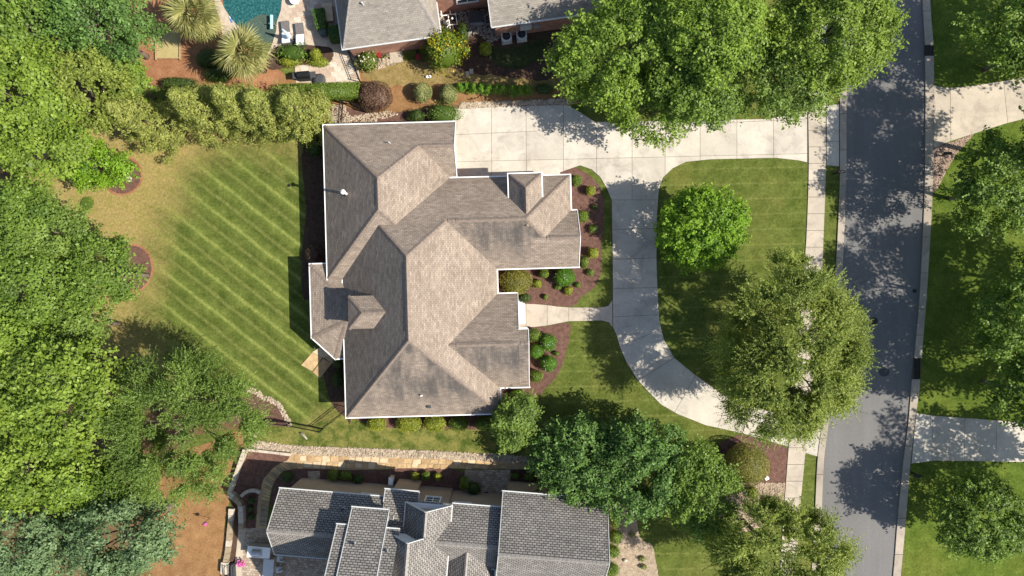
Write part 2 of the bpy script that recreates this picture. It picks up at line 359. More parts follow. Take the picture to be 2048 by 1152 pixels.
def paver_mat():
    t = NT('clay_pavers'); p = t.pos(); vo = t.new('ShaderNodeTexVoronoi'); mp = t.new('ShaderNodeMapping'); t.put(mp.inputs['Vector'], p); mp.inputs['Rotation'].default_value = (0, 0, 0.08)
    bk = t.new('ShaderNodeTexBrick'); t.put(bk.inputs['Vector'], mp.outputs[0]); bk.inputs['Color1'].default_value = (0.26, 0.195, 0.135, 1); bk.inputs['Color2'].default_value = (0.44, 0.37, 0.29, 1); bk.inputs['Mortar'].default_value = (0.15, 0.11, 0.08, 1)
    bk.inputs['Scale'].default_value = 1.0; bk.inputs['Mortar Size'].default_value = 0.012; bk.inputs['Brick Width'].default_value = 0.26; bk.inputs['Row Height'].default_value = 0.2
    t.col(bk.outputs['Color']); return t.m
M['paver'] = paver_mat()
def pool_mats():
    t = NT('pool_pebble'); p = t.pos()
    t.col(t.ramp(t.noise(p, 5.5, 4, 0.85), [(0.3, (0.008, 0.04, 0.05)), (0.5, (0.022, 0.10, 0.108)), (0.72, (0.12, 0.27, 0.26))])); M['pool'] = t.m
    t = NT('pool_ledge'); p = t.pos(); t.col(t.ramp(t.noise(p, 7, 4, 0.8), [(0.3, (0.045, 0.055, 0.045)), (0.7, (0.16, 0.165, 0.13))])); M['ledge'] = t.m
    t = NT('pool_water'); p = t.pos(); t.bump(t.noise(p, 3.0, 3), 0.35, 0.05)
    tr = t.new('ShaderNodeBsdfTransparent'); tr.inputs[0].default_value = (0.80, 0.95, 0.95, 1); gl = t.new('ShaderNodeBsdfGlossy'); gl.inputs['Roughness'].default_value = 0.08
    bn = [n for n in t.n if n.type == 'BUMP'][0]; t.l.new(bn.outputs[0], gl.inputs['Normal'])
    fr = t.new('ShaderNodeFresnel'); fr.inputs[0].default_value = 1.33; mx = t.new('ShaderNodeMixShader'); t.l.new(fr.outputs[0], mx.inputs[0]); t.l.new(tr.outputs[0], mx.inputs[1]); t.l.new(gl.outputs[0], mx.inputs[2])
    t.l.new(mx.outputs[0], t.n['Material Output'].inputs[0]); M['water'] = t.m
pool_mats()
L = {}
def LM(k, name, d_, l_, *r, **kw): L[k] = leaf_mat(name, d_, l_, *r, **kw)
LM('bright', 'bright_green_leaf', (0.068, 0.128, 0.014), (0.281, 0.400, 0.056), trans=0.42)
LM('lime', 'lime_leaf', (0.072, 0.130, 0.014), (0.285, 0.385, 0.056), trans=0.42)
LM('fine', 'fine_leaf', (0.092, 0.135, 0.020), (0.356, 0.419, 0.088), trans=0.42)
LM('fine_green', 'fine_green_leaf', (0.062, 0.115, 0.018), (0.244, 0.344, 0.069), trans=0.42)
LM('mid', 'mid_green_leaf', (0.050, 0.100, 0.013), (0.213, 0.319, 0.050), trans=0.4)
LM('dark', 'dark_green_leaf', (0.034, 0.080, 0.016), (0.169, 0.294, 0.065), trans=0.36)
LM('blue', 'blue_green_leaf', (0.050, 0.098, 0.038), (0.206, 0.300, 0.131), trans=0.36)
LM('vivid', 'vivid_green_leaf', (0.050, 0.125, 0.008), (0.250, 0.413, 0.030), trans=0.4)
LM('cypress', 'cypress_spray', (0.110, 0.138, 0.024), (0.400, 0.425, 0.106), trans=0.34)
LM('thuja', 'thuja_spray', (0.045, 0.115, 0.010), (0.188, 0.362, 0.027), trans=0.28)
LM('shrub', 'shrub_leaf', (0.062, 0.110, 0.013), (0.230, 0.310, 0.042), trans=0.25)
LM('shrub_yellow', 'yellow_green_shrub_leaf', (0.130, 0.165, 0.014), (0.400, 0.420, 0.050), trans=0.25)
LM('olive', 'olive_shrub_leaf', (0.110, 0.112, 0.020), (0.300, 0.280, 0.052), trans=0.2)
LM('variegated', 'variegated_leaf', (0.120, 0.145, 0.040), (0.463, 0.463, 0.188), trans=0.25)
LM('russet', 'russet_leaf', (0.070, 0.036, 0.024), (0.230, 0.140, 0.085), trans=0.2)
LM('gold', 'gold_tipped_leaf', (0.060, 0.105, 0.010), (0.200, 0.230, 0.018), (0.62, 0.43, 0.012), trans=0.25)
LM('hydrangea', 'hydrangea_leaf', (0.060, 0.100, 0.016), (0.180, 0.220, 0.035), (0.50, 0.36, 0.28), trans=0.2)
LM('azalea', 'flowering_shrub_leaf', (0.040, 0.115, 0.006), (0.130, 0.270, 0.016), trans=0.22)
LM('hedge', 'hedge_leaf', (0.028, 0.058, 0.010), (0.095, 0.135, 0.024), trans=0.2)
LM('palm', 'palm_frond', (0.140, 0.155, 0.045), (0.330, 0.310, 0.110), trans=0.28)
LM('bluegrey', 'blue_grey_leaf', (0.07, 0.11, 0.11), (0.160, 0.210, 0.200), trans=0.1)
# ================================================================ the ground
RND = random.Random(5)
def struct(o): o['kind'] = 'structure'; return o
b = MB(); b.add([(-900, -900, 0), (900, -900, 0), (900, 900, 0), (-900, 900, 0)], [(0, 1, 2, 3)]); struct(b.build('ground', M['lawn']))
sheet('woodland_floor', [(-700, -500), (330, -500), (330, 60), (290, 200), (200, 300), (60, 350), (110, 560), (180, 690), (260, 745), (350, 800), (470, 770), (500, 850), (330, 960), (300, 1700), (-700, 1700)], 0.004, M['forest_floor'])
sheet('back_lawn', [(30, 330), (230, 240), (420, 225), (640, 285), (655, 560), (640, 760), (690, 845), (640, 872), (590, 862), (560, 815), (470, 768), (330, 760), (225, 740), (180, 690), (120, 610), (60, 430)], 0.008, M['back_lawn'], wob=0.12)
sheet('side_lawn', [(515, 845), (600, 858), (690, 826), (1000, 820), (1120, 850), (1110, 925), (900, 912), (700, 900), (505, 886)], 0.012, M['side_lawn'], smooth=False, wob=0.06)
sheet('straw_slope', [(330, 930), (430, 880), (515, 845), (495, 890), (462, 985), (452, 1060), (445, 1200), (280, 1200), (300, 1060)], 0.012, M['straw'], wob=0.1)
sheet('east_lawn', [(1862, -300), (3000, -300), (3000, 1500), (1800, 1500), (1812, 1050), (1838, 770), (1855, 560), (1866, 380), (1866, 100)], 0.006, M['east_lawn'], smooth=False)
# planting soil round the pool garden and along the boundary to the brick house
sheet('straw_garden', [(285, -60), (440, -60), (450, 60), (560, 140), (600, 215), (560, 225), (420, 175), (310, 170), (275, 110)], 0.010, M['clay'], wob=0.08)
sheet('boundary_soil', [(555, 150), (690, 160), (720, 130), (1130, 110), (1160, 205), (1120, 216), (900, 225), (660, 260), (640, 215), (560, 205)], 0.012, M['straw'], smooth=False, wob=0.08)
sheet('dry_turf', [(700, 100), (760, 118), (830, 122), (905, 140), (990, 150), (1120, 140), (1130, 175), (930, 168), (800, 172), (740, 165)], 0.016, M['dry_grass'], wob=0.12)
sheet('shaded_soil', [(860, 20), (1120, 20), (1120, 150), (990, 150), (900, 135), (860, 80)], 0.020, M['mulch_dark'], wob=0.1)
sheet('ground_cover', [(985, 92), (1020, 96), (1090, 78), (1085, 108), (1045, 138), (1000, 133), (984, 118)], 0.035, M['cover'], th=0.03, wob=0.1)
# mulch beds of the brown house
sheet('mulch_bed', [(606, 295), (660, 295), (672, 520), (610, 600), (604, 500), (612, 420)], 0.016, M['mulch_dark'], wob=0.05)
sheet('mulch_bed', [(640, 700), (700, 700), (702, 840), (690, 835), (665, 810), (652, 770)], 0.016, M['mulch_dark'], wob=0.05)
sheet('mulch_bed', [(660, 205), (700, 218), (770, 228), (920, 210), (920, 262), (660, 262)], 0.018, M['mulch'], smooth=False, wob=0.06)
FRONT_BED = [(1120, 342), (1147, 334), (1180, 352), (1200, 375), (1208, 405), (1207, 451), (1203, 500), (1203, 537), (1193, 570), (1160, 596), (1147, 612), (1094, 611), (1040, 606), (970, 595), (970, 530), (1100, 520), (1120, 420)]
sheet('front_bed', FRONT_BED, 0.018, M['mulch'], wob=0.03)
sheet('front_bed', [(1040, 657), (1091, 653), (1137, 646), (1139, 672), (1130, 712), (1115, 750), (1092, 775), (1070, 795), (985, 815), (985, 760), (1030, 740)], 0.018, M['mulch'], wob=0.03)
sheet('side_bed', [(718, 825), (990, 822), (1000, 845), (985, 858), (880, 857), (790, 856), (740, 850)], 0.018, M['mulch'], wob=0.04)
def ring_bed(cx, cy, rx, ry):
    pts = [(cx+rx*math.cos(a*math.pi/10), cy+ry*math.sin(a*math.pi/10)) for a in range(20)]
    pt2 = [(cx+(rx-4)*math.cos(a*math.pi/10), cy+(ry-4)*math.sin(a*math.pi/10)) for a in range(20)]
    sheet('bed_rim', pts, 0.014, M['clay'], wob=0.06); sheet('tree_bed', pt2, 0.020, M['mulch'], wob=0.04)
ring_bed(244, 351, 42, 40); ring_bed(268, 536, 39, 48); ring_bed(20, 372, 25, 16)
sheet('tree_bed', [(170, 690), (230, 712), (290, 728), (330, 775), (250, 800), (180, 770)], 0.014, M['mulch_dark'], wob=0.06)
sheet('corner_bed', [(440, 762), (480, 770), (530, 796), (572, 826), (586, 854), (500, 849), (430, 845)], 0.016, M['mulch'], smooth=False, wob=0.04)
# beds and paths of the grey house
sheet('gravel_strip', [(500, 880), (585, 891), (708, 896), (852, 901), (1000, 909), (1090, 916), (1090, 930), (1000, 922), (852, 916), (708, 913), (584, 907), (495, 898)], 0.016, M['gravel_bed'], smooth=False, wob=0.05)
sheet('flagstone_path', [(584, 907), (708, 912), (852, 915), (1000, 921), (1060, 926), (1060, 940), (1000, 937), (910, 937), (777, 938), (691, 940), (593, 936), (565, 945), (548, 962), (540, 990), (533, 1060), (510, 1060), (515, 1000), (525, 960), (545, 935), (570, 920)], 0.020, M['sand_path'], smooth=False)
sheet('grey_house_bed', [(490, 897), (584, 907), (575, 920), (548, 934), (526, 960), (516, 1000), (511, 1062), (482, 1062), (482, 1000), (462, 985)], 0.022, M['mulch'], smooth=False, wob=0.03)
sheet('grey_house_bed', [(548, 962), (565, 944), (593, 936), (691, 940), (780, 940), (800, 936), (900, 936), (932, 945), (925, 1010), (540, 1010)], 0.0235, M['mulch'], smooth=False, wob=0.03)
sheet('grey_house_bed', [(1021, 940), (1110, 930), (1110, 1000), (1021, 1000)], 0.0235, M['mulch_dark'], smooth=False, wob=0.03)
sheet('entry_pad', [(930, 939), (1021, 939), (1021, 1010), (925, 1010)], 0.032, M['paver'], th=0.02, smooth=False)
sheet('entry_pad', [(616, 942), (640, 942), (640, 975), (616, 975)], 0.032, M['paver'], th=0.02, smooth=False)
sheet('grey_house_walk_bed', [(1215, 1010), (1265, 1010), (1280, 1075), (1310, 1110), (1316, 1300), (1200, 1300), (1205, 1050)], 0.018, M['gravel_bed'], wob=0.08)
sheet('rear_patio', [(478, 1056), (545, 1056), (580, 1080), (720, 1090), (720, 1400), (468, 1400)], 0.05, M['paver'], th=0.04, smooth=False)
sheet('patio_edge', [(478, 1054), (492, 1054), (484, 1130), (480, 1400), (464, 1400), (470, 1130)], 0.058, M['tan_concrete'], th=0.05, smooth=False)
sheet('drain_channel', [(464, 996), (484, 1010), (486, 1056), (472, 1140), (466, 1300), (448, 1300), (456, 1100)], 0.024, M['mulch_dark'], smooth=False, wob=0.03)
# topiary corner
sheet('topiary_bed', [(1440, 885), (1483, 868), (1576, 896), (1572, 965), (1510, 965), (1440, 965)], 0.016, M['mulch'], smooth=False, wob=0.04)
sheet('pebble_corner', [(1470, 963), (1571, 966), (1566, 1040), (1470, 1070), (1430, 1020)], 0.017, M['gravel_bed'], smooth=False, wob=0.04)
sheet('gravel_triangle', [(1867, 297), (1949, 267), (1909, 312), (1874, 377), (1866, 386)], 0.016, M['gravel_bed'], smooth=False, wob=0.04)

# ---------------------------------------------------------------- road, kerbs, walks, driveways
RL = [(1716, -400), (1704, 0), (1693, 160), (1692, 300), (1691, 384), (1683, 555), (1678, 620), (1657, 838), (1647, 922), (1641, 1054), (1635, 1152), (1618, 1500)]
RR = [(1826, -400), (1844, 0), (1849, 100), (1849.5, 233), (1848, 384), (1839, 579), (1831, 679), (1823, 759), (1815, 850), (1806, 923), (1793, 1054), (1785, 1152), (1750, 1500)]
KR = [(1838, -400), (1859, 0), (1866, 100), (1866.5, 233), (1864, 384), (1853, 579), (1845, 679), (1838, 772), (1829.6, 838), (1820, 923), (1809.5, 1050), (1800, 1152), (1765, 1500)]
KL = [(x-13, y) for x, y in RL]
s_rl, s_rr, s_kr, s_kl = (sm(q, 8, False) for q in (RL, RR, KR, KL))
road = sheet('road', s_rl + s_rr[::-1], 0.010, M['asphalt'], smooth=False)
def at_y(line, y):
    for (x0, y0), (x1, y1) in zip(line, line[1:]):
        if y0 <= y <= y1: return x0 + (x1-x0)*(y-y0)/(y1-y0+1e-9)
    return line[-1][0]
def band_slabs(name, inner, outer, ys, mat, z, th, piece, skip=()):
    root = struct(sheet(name, [(at_y(inner, y), y) for y in ys] + [(at_y(outer, y), y) for y in ys[::-1]], z-th*0.5, M['joint'], smooth=False))
    for i, (y0, y1) in enumerate(zip(ys, ys[1:])):
        if any(a <= (y0+y1)/2 <= c for a, c in skip): continue
        g = 0.45; n = 3; yy = [y0+g + (y1-y0-2*g)*k/n for k in range(n+1)]
        poly = wp([(at_y(inner, y), y) for y in yy] + [(at_y(outer, y), y) for y in yy[::-1]])
        MB().prism(poly, z-th, z).build(piece, mat, root)
    return root
ys = [-60+72*i for i in range(18)]
band_slabs('kerb', s_kl, s_rl, ys, M['curb'], 0.10, 0.09, 'kerb_section')
DR1, DR2 = (91, 112), (716, 758)
ysr = [-60, 23, 91, 112, 185, 258, 330, 402, 474, 546, 618, 670, 716, 758, 820, 892, 964, 1036, 1108, 1180]
kr = band_slabs('kerb', s_kr, s_rr, ysr, M['curb'], 0.10, 0.09, 'kerb_section', skip=(DR1, DR2))
def drain(y0, y1, label, n):
    a = P(at_y(s_rr, y0), y0); c = P(at_y(s_kr, y1), y1); cx, cy = (a+c)[0]/2, (a+c)[1]/2; w = abs(c.x-a.x); h = abs(c.y-a.y)
    t = thing('storm_drain', (cx, cy, 0.02), label, 'drain', 'street storm drains')
    MB().box((0, 0, 0.005), (w*0.98, h*0.96, 0.03)).build('drain_pit', M['black'], t)
    f = MB()
    for sx in (-1, 1): f.box((sx*w*0.46, 0, 0.05), (w*0.07, h*0.98, 0.07))
    for i in range(n+1): f.box((0, -h*0.47 + h*0.94*i/n, 0.05), (w*0.85, 0.07, 0.07))
    f.build('drain_frame', M['iron'], t)
    me = MB().box((0, 0, 0), (0.035, h*0.93, 0.04)).mesh('grate_bar', M['iron'])
    for i in range(6): link('grate_bar', me, t, (-w*0.36 + w*0.72*i/5, 0, 0.055))
drain(91, 112, 'single dark iron storm drain grate in the far kerb near the upper driveway', 1)
drain(716, 758, 'long double iron storm drain grate in the kerb beside the shaded lawn', 2)
SW_L = [(1620, -200), (1618, 120), (1616, 213), (1617, 340), (1613, 460), (1609, 523), (1594, 720), (1579, 871), (1572, 959), (1566, 1040), (1556, 1200)]
SW_R = [(1655, -200), (1653, 120), (1651, 213), (1651, 340), (1647, 460), (1641, 600), (1628, 720), (1614, 868), (1605, 959), (1598, 1040), (1588, 1200)]
sy = [-40+33.4*i for i in range(37)]
band_slabs('sidewalk', sm(SW_L, 6, False), sm(SW_R, 6, False), sy, M['walk'], 0.062, 0.05, 'slab')

def slabbed(name, pts, cuts, mat, z=0.05, th=0.05, smooth=False, gap=0.014):
    """a paved area cut along its joints: every slab is a piece of its own"""
    poly = wp(sm(pts, 4) if smooth else pts)
    root = struct(sheet(name, sm(pts, 4) if smooth else pts, z-th*0.35, M['joint'], smooth=False))
    bm = bmesh.new(); f = bm.faces.new([bm.verts.new((x, y, 0)) for x, y in poly]); bm.normal_update()
    if f.normal.z < 0: f.normal_flip()
    for (x0, y0, x1, y1) in cuts:
        a, c = P(x0, y0), P(x1, y1); d = (c-a); n = Vector((-d.y, d.x, 0)).normalized()
        bmesh.ops.bisect_plane(bm, geom=list(bm.verts)+list(bm.edges)+list(bm.faces), dist=1e-5, plane_co=a, plane_no=n)
    for f in list(bm.faces):
        q = [(v.co.x, v.co.y) for v in f.verts]
        if f.calc_area() < 0.05: continue
        # shrink a little towards the inside for the joint
        n = len(q); out = []
        ar = sum(q[i][0]*q[(i+1) % n][1]-q[(i+1) % n][0]*q[i][1] for i in range(n)); sg = 1 if ar > 0 else -1
        for i in range(n):
            p0, p1, p2 = Vector(q[i-1]), Vector(q[i]), Vector(q[(i+1) % n]); e1 = (p1-p0); e2 = (p2-p1)
            if e1.length < 1e-6 or e2.length < 1e-6: out.append(q[i]); continue
            n1 = Vector((-e1.y, e1.x)).normalized()*sg; n2 = Vector((-e2.y, e2.x)).normalized()*sg; m = n1+n2
            if m.length < 0.3: out.append(q[i]); continue
            m = m/ max(0.5, m.dot(n1)); out.append((p1.x+m.x*gap, p1.y+m.y*gap))
        MB().prism(out, z-th, z).build('slab', mat, root)
    bm.free(); return root
# parking court and the arm to the street
COURT = [(900, 219), (1013, 213), (1133, 210), (1153, 220), (1190, 244), (1330, 242), (1536, 238), (1614, 221),
         (1614, 325), (1596, 321), (1551, 316), (1420, 319), (1372, 324), (1345, 337), (1326, 355), (1318, 378), (1316, 400), (1223, 400), (1214, 378), (1200, 354), (1183, 339), (1160, 331), (1137, 339), (1120, 345), (1120, 362), (900, 362)]
slabbed('driveway', COURT, [(982.7, 219, 984, 400), (1052, 219, 1053, 400), (1126.7, 215, 1127, 345), (1193, 215, 1193, 400), (1264, 215, 1264, 400), (1330, 215, 1330, 330), (1400, 215, 1400, 330), (1473.5, 215, 1473.5, 330), (1546.6, 215, 1546.6, 330), (900, 270, 1193, 257), (900, 324, 1546, 309)], M['concrete'])
LOOP = [(1223, 400), (1316, 400), (1313.5, 440), (1313, 520), (1315, 579), (1318, 639), (1328, 679), (1348, 715), (1388, 748), (1440, 785), (1500, 812), (1576, 832),
        (1576, 893), (1483, 866), (1410, 850), (1355, 828), (1322, 809), (1300, 787), (1274, 759), (1252, 723), (1240, 695), (1233, 671), (1226, 655), (1225.5, 600), (1225, 500)]
slabbed('driveway', LOOP, [(1223, 459, 1316, 457), (1223, 519, 1316, 516), (1223, 577, 1316, 575), (1225, 634, 1320, 629)][:4] + [(1226, 700, 1335, 652), (1270, 765, 1372, 700), (1340, 840, 1400, 735), (1430, 870, 1465, 770), (1510, 890, 1530, 800)], M['concrete'], 0.051)
slabbed('driveway', [(1652.5, 212), (1678, 208), (1678, 333), (1652.5, 331)], [(1652, 283, 1679, 283)], M['concrete'], 0.052)
slabbed('driveway', [(1616, 840), (1652, 834), (1641, 915), (1608, 905)], [], M['concrete'], 0.052)
slabbed('front_walk', [(1020, 606), (1045, 607), (1070, 608), (1094.5, 610), (1115, 613), (1137, 614.5), (1200, 615), (1216, 612), (1224.5, 600), (1224.8, 655), (1218, 645), (1203, 641), (1137, 642.6), (1110, 648), (1091, 651.5), (1070, 654), (1020, 655)], [(1052, 600, 1052, 660), (1094.5, 600, 1094.5, 660), (1137.4, 600, 1137.4, 660), (1178.6, 600, 1178.6, 660)], M['walk'], 0.054)
slabbed('opposite_driveway', [(1867.5, 170), (1880, 174), (1899, 176), (1936, 173), (2003, 163), (2060, 151), (2300, 110), (2300, 190), (2060, 235), (2012, 247), (1949, 267), (1899, 283), (1867.5, 297)], [(1900, 170, 1901, 290), (2005, 150, 2016, 260), (2110, 100, 2120, 250)], M['tan_concrete'], 0.05)
slabbed('opposite_driveway', [(1832, 826), (1866, 831), (1976, 839), (2048, 845), (2300, 850), (2300, 925), (2048, 924), (1870, 921), (1822, 927)], [(1865, 800, 1863, 940), (1929, 800, 1928, 940), (1993, 800, 1991, 940), (2057, 800, 2056, 940), (2121, 800, 2120, 940)], M['concrete'], 0.05)
def manhole(px, py, r, label):
    t = thing('manhole_cover', (*W(px, py), 0.012), label, 'manhole cover')
    MB().tube([(0, 0, 0), (0, 0, 0.012)], [r, r], 20).build('rim', M['iron'], t); MB().tube([(0, 0, 0.012), (0, 0, 0.018)], [r*0.86, r*0.86], 20).build('lid', M['iron'], t)
manhole(1748, 642, 0.30, 'round dark manhole cover in the middle of the shaded road')
manhole(1829, 582, 0.17, 'small round valve cover at the road edge by the far kerb')
def patch(px, py, r, z):
    q = [(r*(1+0.35*RND.random())*math.cos(a*math.pi/5)*1.3, r*(1+0.35*RND.random())*math.sin(a*math.pi/5)) for a in range(10)]
    MB().add([(W(px, py)[0]+x, W(px, py)[1]+y, z) for x, y in q], [tuple(range(10))]).build('tar_patch', M['dark'], road)
patch(1768, 745, 0.30, 0.0142); patch(1724, 786, 0.14, 0.0142)

# ---------------------------------------------------------------- loose stones (nobody could count them)
def pebbles(name, pts, n, mat, r0, r1, label, z=0.015):
    poly = wp(pts); xs = [p[0] for p in poly]; ys_ = [p[1] for p in poly]; b = MB(); k = 0; tries = 0
    R = random.Random(n)
    base = [Vector(v) for v in ((1, 0, 0), (0.3, 0.95, 0), (-0.8, 0.6, 0), (-0.8, -0.6, 0), (0.3, -0.95, 0))]
    while k < n and tries < n*6:
        tries += 1; x, y = R.uniform(min(xs), max(xs)), R.uniform(min(ys_), max(ys_))
        if not inside(x, y, poly): continue
        r = R.uniform(r0, r1); a = R.uniform(0, 6.28); ca, sa = math.cos(a), math.sin(a); e = R.uniform(0.6, 1.0); hh = r*R.uniform(0.5, 0.9); vs = []
        for v in base: vs.append((x+(v.x*ca-v.y*e*sa)*r, y+(v.x*sa+v.y*e*ca)*r, z))
        for v in base: vs.append((x+(v.x*ca-v.y*e*sa)*r*0.72, y+(v.x*sa+v.y*e*ca)*r*0.72, z+hh*0.8))
        vs.append((x, y, z+hh)); fs = [(i, (i+1) % 5, (i+1) % 5+5, i+5) for i in range(5)] + [(i+5, (i+1) % 5+5, 10) for i in range(5)]
        b.add(vs, fs); k += 1
    o = b.build(name, mat); tag(o, label, 'stones', None, 'stuff'); return o
pebbles('river_pebbles', [(500, 880), (585, 891), (708, 896), (852, 901), (1000, 909), (1090, 916), (1090, 930), (1000, 922), (852, 916), (708, 913), (584, 907), (495, 898)], 3600, M['pebble'], 0.045, 0.12, 'cream river pebbles along the flagstone path', 0.017)
pebbles('river_pebbles', [(922, 205), (1010, 203), (1110, 198), (1140, 200), (1145, 208), (1013, 212), (918, 218)], 1100, M['pebble'], 0.05, 0.12, 'river pebbles along the upper edge of the parking court', 0.014)
pebbles('grey_pebbles', [(870, 22), (980, 18), (1000, 75), (985, 92), (960, 70), (925, 75), (880, 60)], 1000, M['pebble_grey'], 0.05, 0.12, 'grey pebbles round the pool pumps by the brick house', 0.021)
pebbles('gravel_stones', [(1470, 963), (1571, 966), (1566, 1040), (1470, 1070), (1430, 1020)], 900, M['pebble_pink'], 0.03, 0.08, 'pinkish gravel below the big clipped topiary', 0.018)
pebbles('gravel_stones', [(1867, 297), (1949, 267), (1909, 312), (1874, 377), (1866, 386)], 900, M['pebble_pink'], 0.03, 0.08, 'pinkish gravel round the mailbox beside the upper opposite driveway', 0.017)
pebbles('edging_stones', [(478, 764), (520, 783), (560, 805), (585, 850), (577, 853), (555, 812), (515, 792), (475, 772)], 300, M['pebble'], 0.07, 0.15, 'cream edging stones round the corner mulch bed', 0.017)
pebbles('river_pebbles', [(650, 205), (690, 212), (700, 232), (780, 222), (800, 228), (740, 246), (660, 248)], 500, M['pebble'], 0.05, 0.11, 'cream pebbles along the boundary above the brown house', 0.019)
pebbles('gravel_stones', [(758, 118), (785, 112), (790, 128), (755, 140)], 160, M['pebble'], 0.06, 0.12, 'cream pebbles beside the white-flowered shrub', 0.018)
# flagstones: each stone of the path is a piece of its own
fpath = [o for o in bpy.data.objects if o.name == 'flagstone_path'][0]
R3 = random.Random(3)
for row, (ya, yb) in enumerate(((0.10, 0.50), (0.53, 0.93))):
    x = 588.0 + row*5
    while x < 1015:
        w = R3.uniform(10, 19); x1 = x+w-1.6
        top = 907 + (x-584)*0.034; bot = 938
        y0 = top+(bot-top)*ya+R3.uniform(-1.5, 1.5); y1 = top+(bot-top)*yb+R3.uniform(-1.5, 1.5); c = R3.uniform(1, 4)
        q = [(x+c*R3.random(), y0), (x1-c*R3.random(), y0+R3.uniform(-1, 1.5)), (x1, (y0+y1)/2+R3.uniform(-2, 2)), (x1-c*R3.random(), y1), (x+c*R3.random(), y1+R3.uniform(-1.5, 1)), (x, (y0+y1)/2+R3.uniform(-2, 2))]
        MB().prism(wp(q)[::-1], 0.018, 0.045+R3.uniform(0, 0.012)).build('flagstone', M[R3.choice(['stone_a', 'stone_a', 'stone_b', 'stone_c'])], fpath)
        x = x1+1.6
arc = sm([(572, 921), (545, 938), (531, 962), (524, 1000), (519, 1058)], 12, False); arc2 = sm([(588, 936), (560, 948), (546, 972), (539, 1004), (533, 1058)], 12, False)
for i in range(0, len(arc)-2, 2):
    q = [arc[i], arc2[i], (arc2[i+2][0], arc2[i+2][1]-1), (arc[i+2][0], arc[i+2][1]-1)]
    MB().prism(wp(q), 0.02, 0.07+0.02*R3.random()).build('flagstone', M[R3.choice(['wall_a', 'stone_a', 'stone_c'])], fpath)
def stone_wall(name, line, w, h, label, step=0.45, mats=('wall_a', 'wall_b')):
    pts = [Vector((*W(x, y), 0)) for x, y in sm(line, 6, False)]
    t = thing(name, tuple(pts[0]), label, 'retaining wall'); o = pts[0].copy()
    L_ = 0.0; seg = []
    for a, c in zip(pts, pts[1:]): seg.append((L_, a, c)); L_ += (c-a).length
    n = max(1, int(L_/step))
    def at(s):
        for l0, a, c in seg:
            if s <= l0+(c-a).length+1e-6: return a + (c-a)*((s-l0)/max(1e-6, (c-a).length))
        return pts[-1]
    for i in range(n):
        a, c = at(L_*i/n), at(L_*(i+1)/n-0.02); hh = h*R3.uniform(0.93, 1.05)
        MB().beam((a.x-o.x, a.y-o.y, hh/2), (c.x-o.x, c.y-o.y, hh/2), w*R3.uniform(0.9, 1.08), hh).build('wall_stone', M[R3.choice(mats)], t)
    return t
stone_wall('retaining_wall', [(494, 897), (480, 935), (463, 982)], 0.30, 0.55, 'straight pale stone retaining wall at the edge of the straw slope', 0.8, ('wall_b', 'wall_b'))
stone_wall('retaining_wall', [(496, 898), (540, 903), (584, 908)], 0.22, 0.30, 'low pale stone wall between pebbles and the triangular mulch bed', 0.8, ('wall_b',))
stone_wall('retaining_wall', [(463, 984), (475, 994), (485, 1006), (487, 1030), (487, 1054)], 0.42, 0.6, 'curved tan stone wall leading to the paved rear patio', 0.45)
stone_wall('retaining_wall', [(484, 991), (495, 982), (510, 979), (522, 984)], 0.28, 0.3, 'short arched stone edging inside the mulch bed', 0.4)
stone_wall('retaining_wall', [(466, 1015), (463, 1050), (458, 1100), (452, 1128)], 0.40, 0.4, 'stacked block wall along the foot of the straw slope', 0.5, ('wall_a', 'wall_a', 'wall_b'))
stone_wall('retaining_wall', [(521, 855), (513, 868), (503, 884)], 0.22, 0.25, 'short pale kerb wall below the black metal fence', 0.6, ('wall_b',))
stone_wall('retaining_wall', [(446, 1132), (460, 1133)], 0.9, 0.5, 'square stone pier at the foot of the patio steps', 0.5, ('wall_b',))
